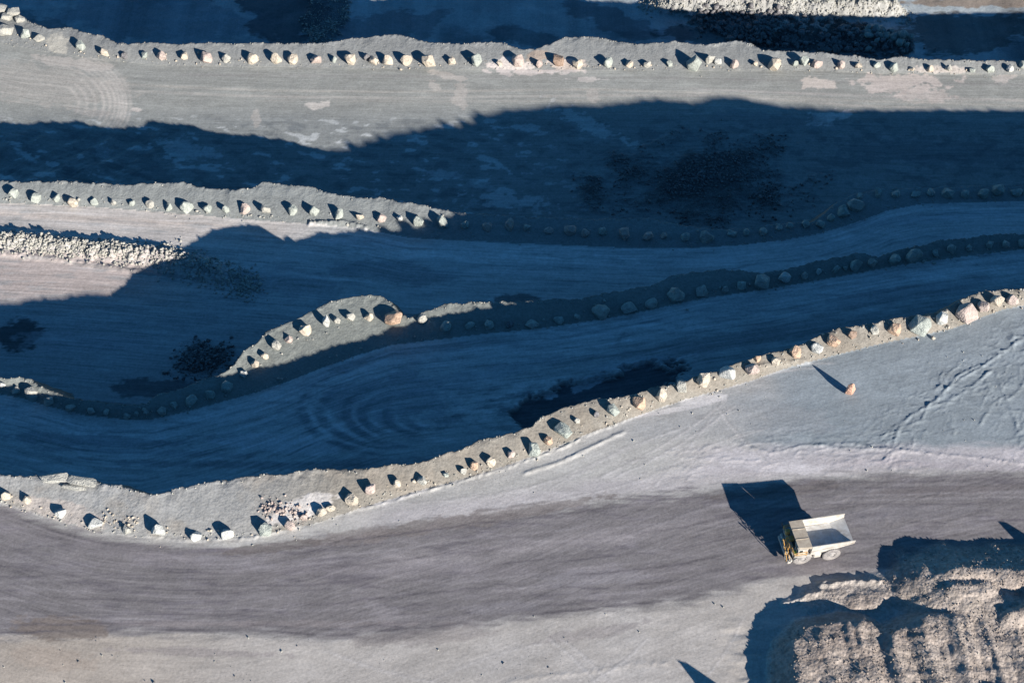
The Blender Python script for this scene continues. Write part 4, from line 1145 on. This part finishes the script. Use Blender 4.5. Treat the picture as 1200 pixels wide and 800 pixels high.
hexa(bm, [(1.2, -2.5, 4.50), (3.35, -2.4, 4.72), (3.35, 2.4, 4.72), (1.2, 2.5, 4.50), (1.2, -2.5, 4.62), (3.35, -2.4, 4.84), (3.35, 2.4, 4.84), (1.2, 2.5, 4.62)])
for y in (-.9, .9): hexa(bm, [(1.25, y - .06, 4.62), (3.3, y - .06, 4.835), (3.3, y + .06, 4.835), (1.25, y + .06, 4.62), (1.25, y - .06, 4.70), (3.3, y - .06, 4.92), (3.3, y + .06, 4.92), (1.25, y + .06, 4.70)])
box(bm, 3.30, 3.38, -2.42, 2.42, 4.66, 4.88, .02)
for s in (-1, 1): hexa(bm, [(1.2, s * 2.38, 4.2), (3.2, s * 2.28, 4.45), (3.2, s * 2.42, 4.45), (1.2, s * 2.52, 4.2), (1.2, s * 2.38, 4.52), (3.2, s * 2.28, 4.74), (3.2, s * 2.42, 4.74), (1.2, s * 2.52, 4.52)])
bm_obj('canopy', bm, M_CAN, truck)
# engine hood and grille
bm = bmesh.new(); box(bm, 1.5, 4.0, -1.15, .75, 1.6, 2.75, .08); bm_obj('engine_hood', bm, M_DARK, truck)
bm = bmesh.new(); box(bm, 4.0, 4.12, -1.15, .75, 1.05, 2.7, .03)
for i in range(8): box(bm, 4.12, 4.17, -1.08, .68, 1.15 + .19 * i, 1.22 + .19 * i, 0)
bm_obj('grille', bm, M_DARK, truck)
bm = bmesh.new(); box(bm, 1.45, 3.95, .95, 2.62, 2.55, 2.68, .02); box(bm, 1.45, 3.95, -2.62, -1.2, 2.55, 2.68, .02); box(bm, 3.4, 4.15, -1.2, .95, 2.76, 2.83, .02)
bm_obj('deck', bm, M_BODY, truck)
for s in (-1, 1):
    bm = bmesh.new()
    seg = 8
    for i in range(seg):
        a0 = math.pi * (.12 + .76 * i / seg); a1 = math.pi * (.12 + .76 * (i + 1) / seg)
        r = 1.55; c0 = (AX + r * math.cos(a0), 1.25 + .85 * math.sin(a0) * 1.6); c1 = (AX + r * math.cos(a1), 1.25 + .85 * math.sin(a1) * 1.6)
        ys = sorted((s * 1.65, s * 2.6))
        hexa(bm, [(c1[0], ys[0], min(c1[1], 2.45)), (c0[0], ys[0], min(c0[1], 2.45)), (c0[0], ys[1], min(c0[1], 2.45)), (c1[0], ys[1], min(c1[1], 2.45)),
                  (c1[0], ys[0], min(c1[1], 2.45) + .08), (c0[0], ys[0], min(c0[1], 2.45) + .08), (c0[0], ys[1], min(c0[1], 2.45) + .08), (c1[0], ys[1], min(c1[1], 2.45) + .08)])
    bm_obj('fender', bm, M_BODY, truck)
# bumper
bm = bmesh.new(); box(bm, 4.05, 4.6, -2.45, 2.45, .85, 1.30, .06); box(bm, 3.9, 4.2, -2.5, -1.4, 1.3, 1.75, .04); box(bm, 3.9, 4.2, 1.1, 2.5, 1.3, 1.75, .04)
bm_obj('bumper', bm, M_BODY, truck)
for y in (-2.1, 2.0):
    for q in (0, .4):
        bm = bmesh.new(); bmesh.ops.create_cone(bm, cap_ends=True, segments=16, radius1=.14, radius2=.16, depth=.1, matrix=Matrix.Translation((4.25, y - .2 + q, 1.55)) @ Matrix.Rotation(math.pi / 2, 4, 'Y'))
        bm_obj('headlight', bm, M_LAMP, truck)
# diagonal stairway across the grille with yellow rails
bm = bmesh.new()
for i in range(9):
    t = i / 8
    box(bm, 4.28, 4.72, 1.9 - 2.2 * t - .16, 1.9 - 2.2 * t + .16, .95 + 1.75 * t, 1.0 + 1.75 * t, .01)
for x in (4.27, 4.73): tube(bm, (x, 2.1, .85), (x, -.35, 2.78), .05)
bm_obj('stairway', bm, M_BODY, truck)
bm = bmesh.new()
for x in (4.30, 4.72):
    tube(bm, (x, 2.15, 1.85), (x, -.4, 3.75), .05)
    for t in (0, .33, .66, 1): tube(bm, (x, 2.1 - 2.45 * t, .95 + 1.83 * t), (x, 2.1 - 2.45 * t, 1.9 + 1.83 * t), .04)
pts = [(3.9, -2.6), (3.9, -.5), (4.15, -.5), (4.15, .95), (3.9, .95), (3.9, 2.6), (1.9, 2.6)]
for a, b in zip(pts[:-1], pts[1:]):
    for z in (3.15, 3.65): tube(bm, (*a, z), (*b, z), .045)
    tube(bm, (*a, 2.65), (*a, 3.65), .045)
tube(bm, (1.9, 2.6, 2.65), (1.9, 2.6, 3.65), .045)
tube(bm, (1.6, -2.6, 3.65), (3.9, -2.6, 3.65), .045); tube(bm, (1.6, -2.6, 3.15), (3.9, -2.6, 3.15), .045)
bm_obj('handrail', bm, M_YEL, truck)
# yellow air cleaners / boxes on the deck
for y in (-1.7,):
    bm = bmesh.new(); bmesh.ops.create_cone(bm, cap_ends=True, segments=18, radius1=.38, radius2=.38, depth=.8, matrix=Matrix.Translation((3.55, y, 3.05)))
    bm_obj('air_cleaner', bm, M_YEL, truck)
bm = bmesh.new(); box(bm, 3.0, 3.75, -.9, -.1, 2.84, 3.25, .05); bm_obj('equipment_box', bm, M_YEL, truck)
bm = bmesh.new(); tube(bm, (2.2, -1.5, 2.6), (2.2, -1.5, 4.3), .14, 12); bm_obj('exhaust', bm, M_DARK, truck)
# cab
cab = bpy.data.objects.new('cab', None); COL.objects.link(cab); cab.parent = truck
bm = bmesh.new()
box(bm, 1.75, 3.25, 1.0, 2.45, 2.68, 3.35, .04)
for x in (1.82, 3.18):
    for y in (1.07, 2.38): box(bm, x - .07, x + .07, y - .07, y + .07, 3.35, 4.15, 0)
box(bm, 1.68, 3.38, .93, 2.52, 4.12, 4.26, .04)
bm_obj('cab_shell', bm, M_BODY, cab)
for lab_, dims in (('window', (1.90, 3.10, 2.39, 2.42, 3.37, 4.1)), ('window', (1.90, 3.10, 1.02, 1.05, 3.37, 4.1)), ('windscreen', (3.19, 3.22, 1.15, 2.30, 3.37, 4.1)), ('window', (1.78, 1.81, 1.15, 2.30, 3.37, 4.1))):
    bm = bmesh.new(); box(bm, *dims, 0); bm_obj(lab_, bm, M_GLASS, cab)
bm = bmesh.new(); box(bm, 1.9, 2.6, 2.46, 2.50, 2.75, 4.05, .01); bm_obj('door', bm, M_BODY, cab)
bm = bmesh.new(); box(bm, 3.25, 3.6, 1.5, 2.1, 2.68, 2.95, .03); bm_obj('toolbox', bm, M_GREEN, truck)
for s in (-1, 1):
    bm = bmesh.new(); tube(bm, (3.9, s * 2.6, 3.3), (4.1, s * 2.9, 3.6), .03); box(bm, 4.05, 4.12, s * 2.9 - .2, s * 2.9 + .2, 3.3, 3.95, .02)
    bm_obj('mirror', bm, M_DARK, truck)
bm = bmesh.new(); box(bm, -.75, .55, 1.15, 2.3, .95, 1.95, .18); bm_obj('fuel_tank', bm, M_BODY, truck)
bm = bmesh.new(); box(bm, -.6, .5, -2.2, -1.15, 1.0, 1.9, .15); bm_obj('hydraulic_tank', bm, M_BODY, truck)

bpy.context.view_layer.update()
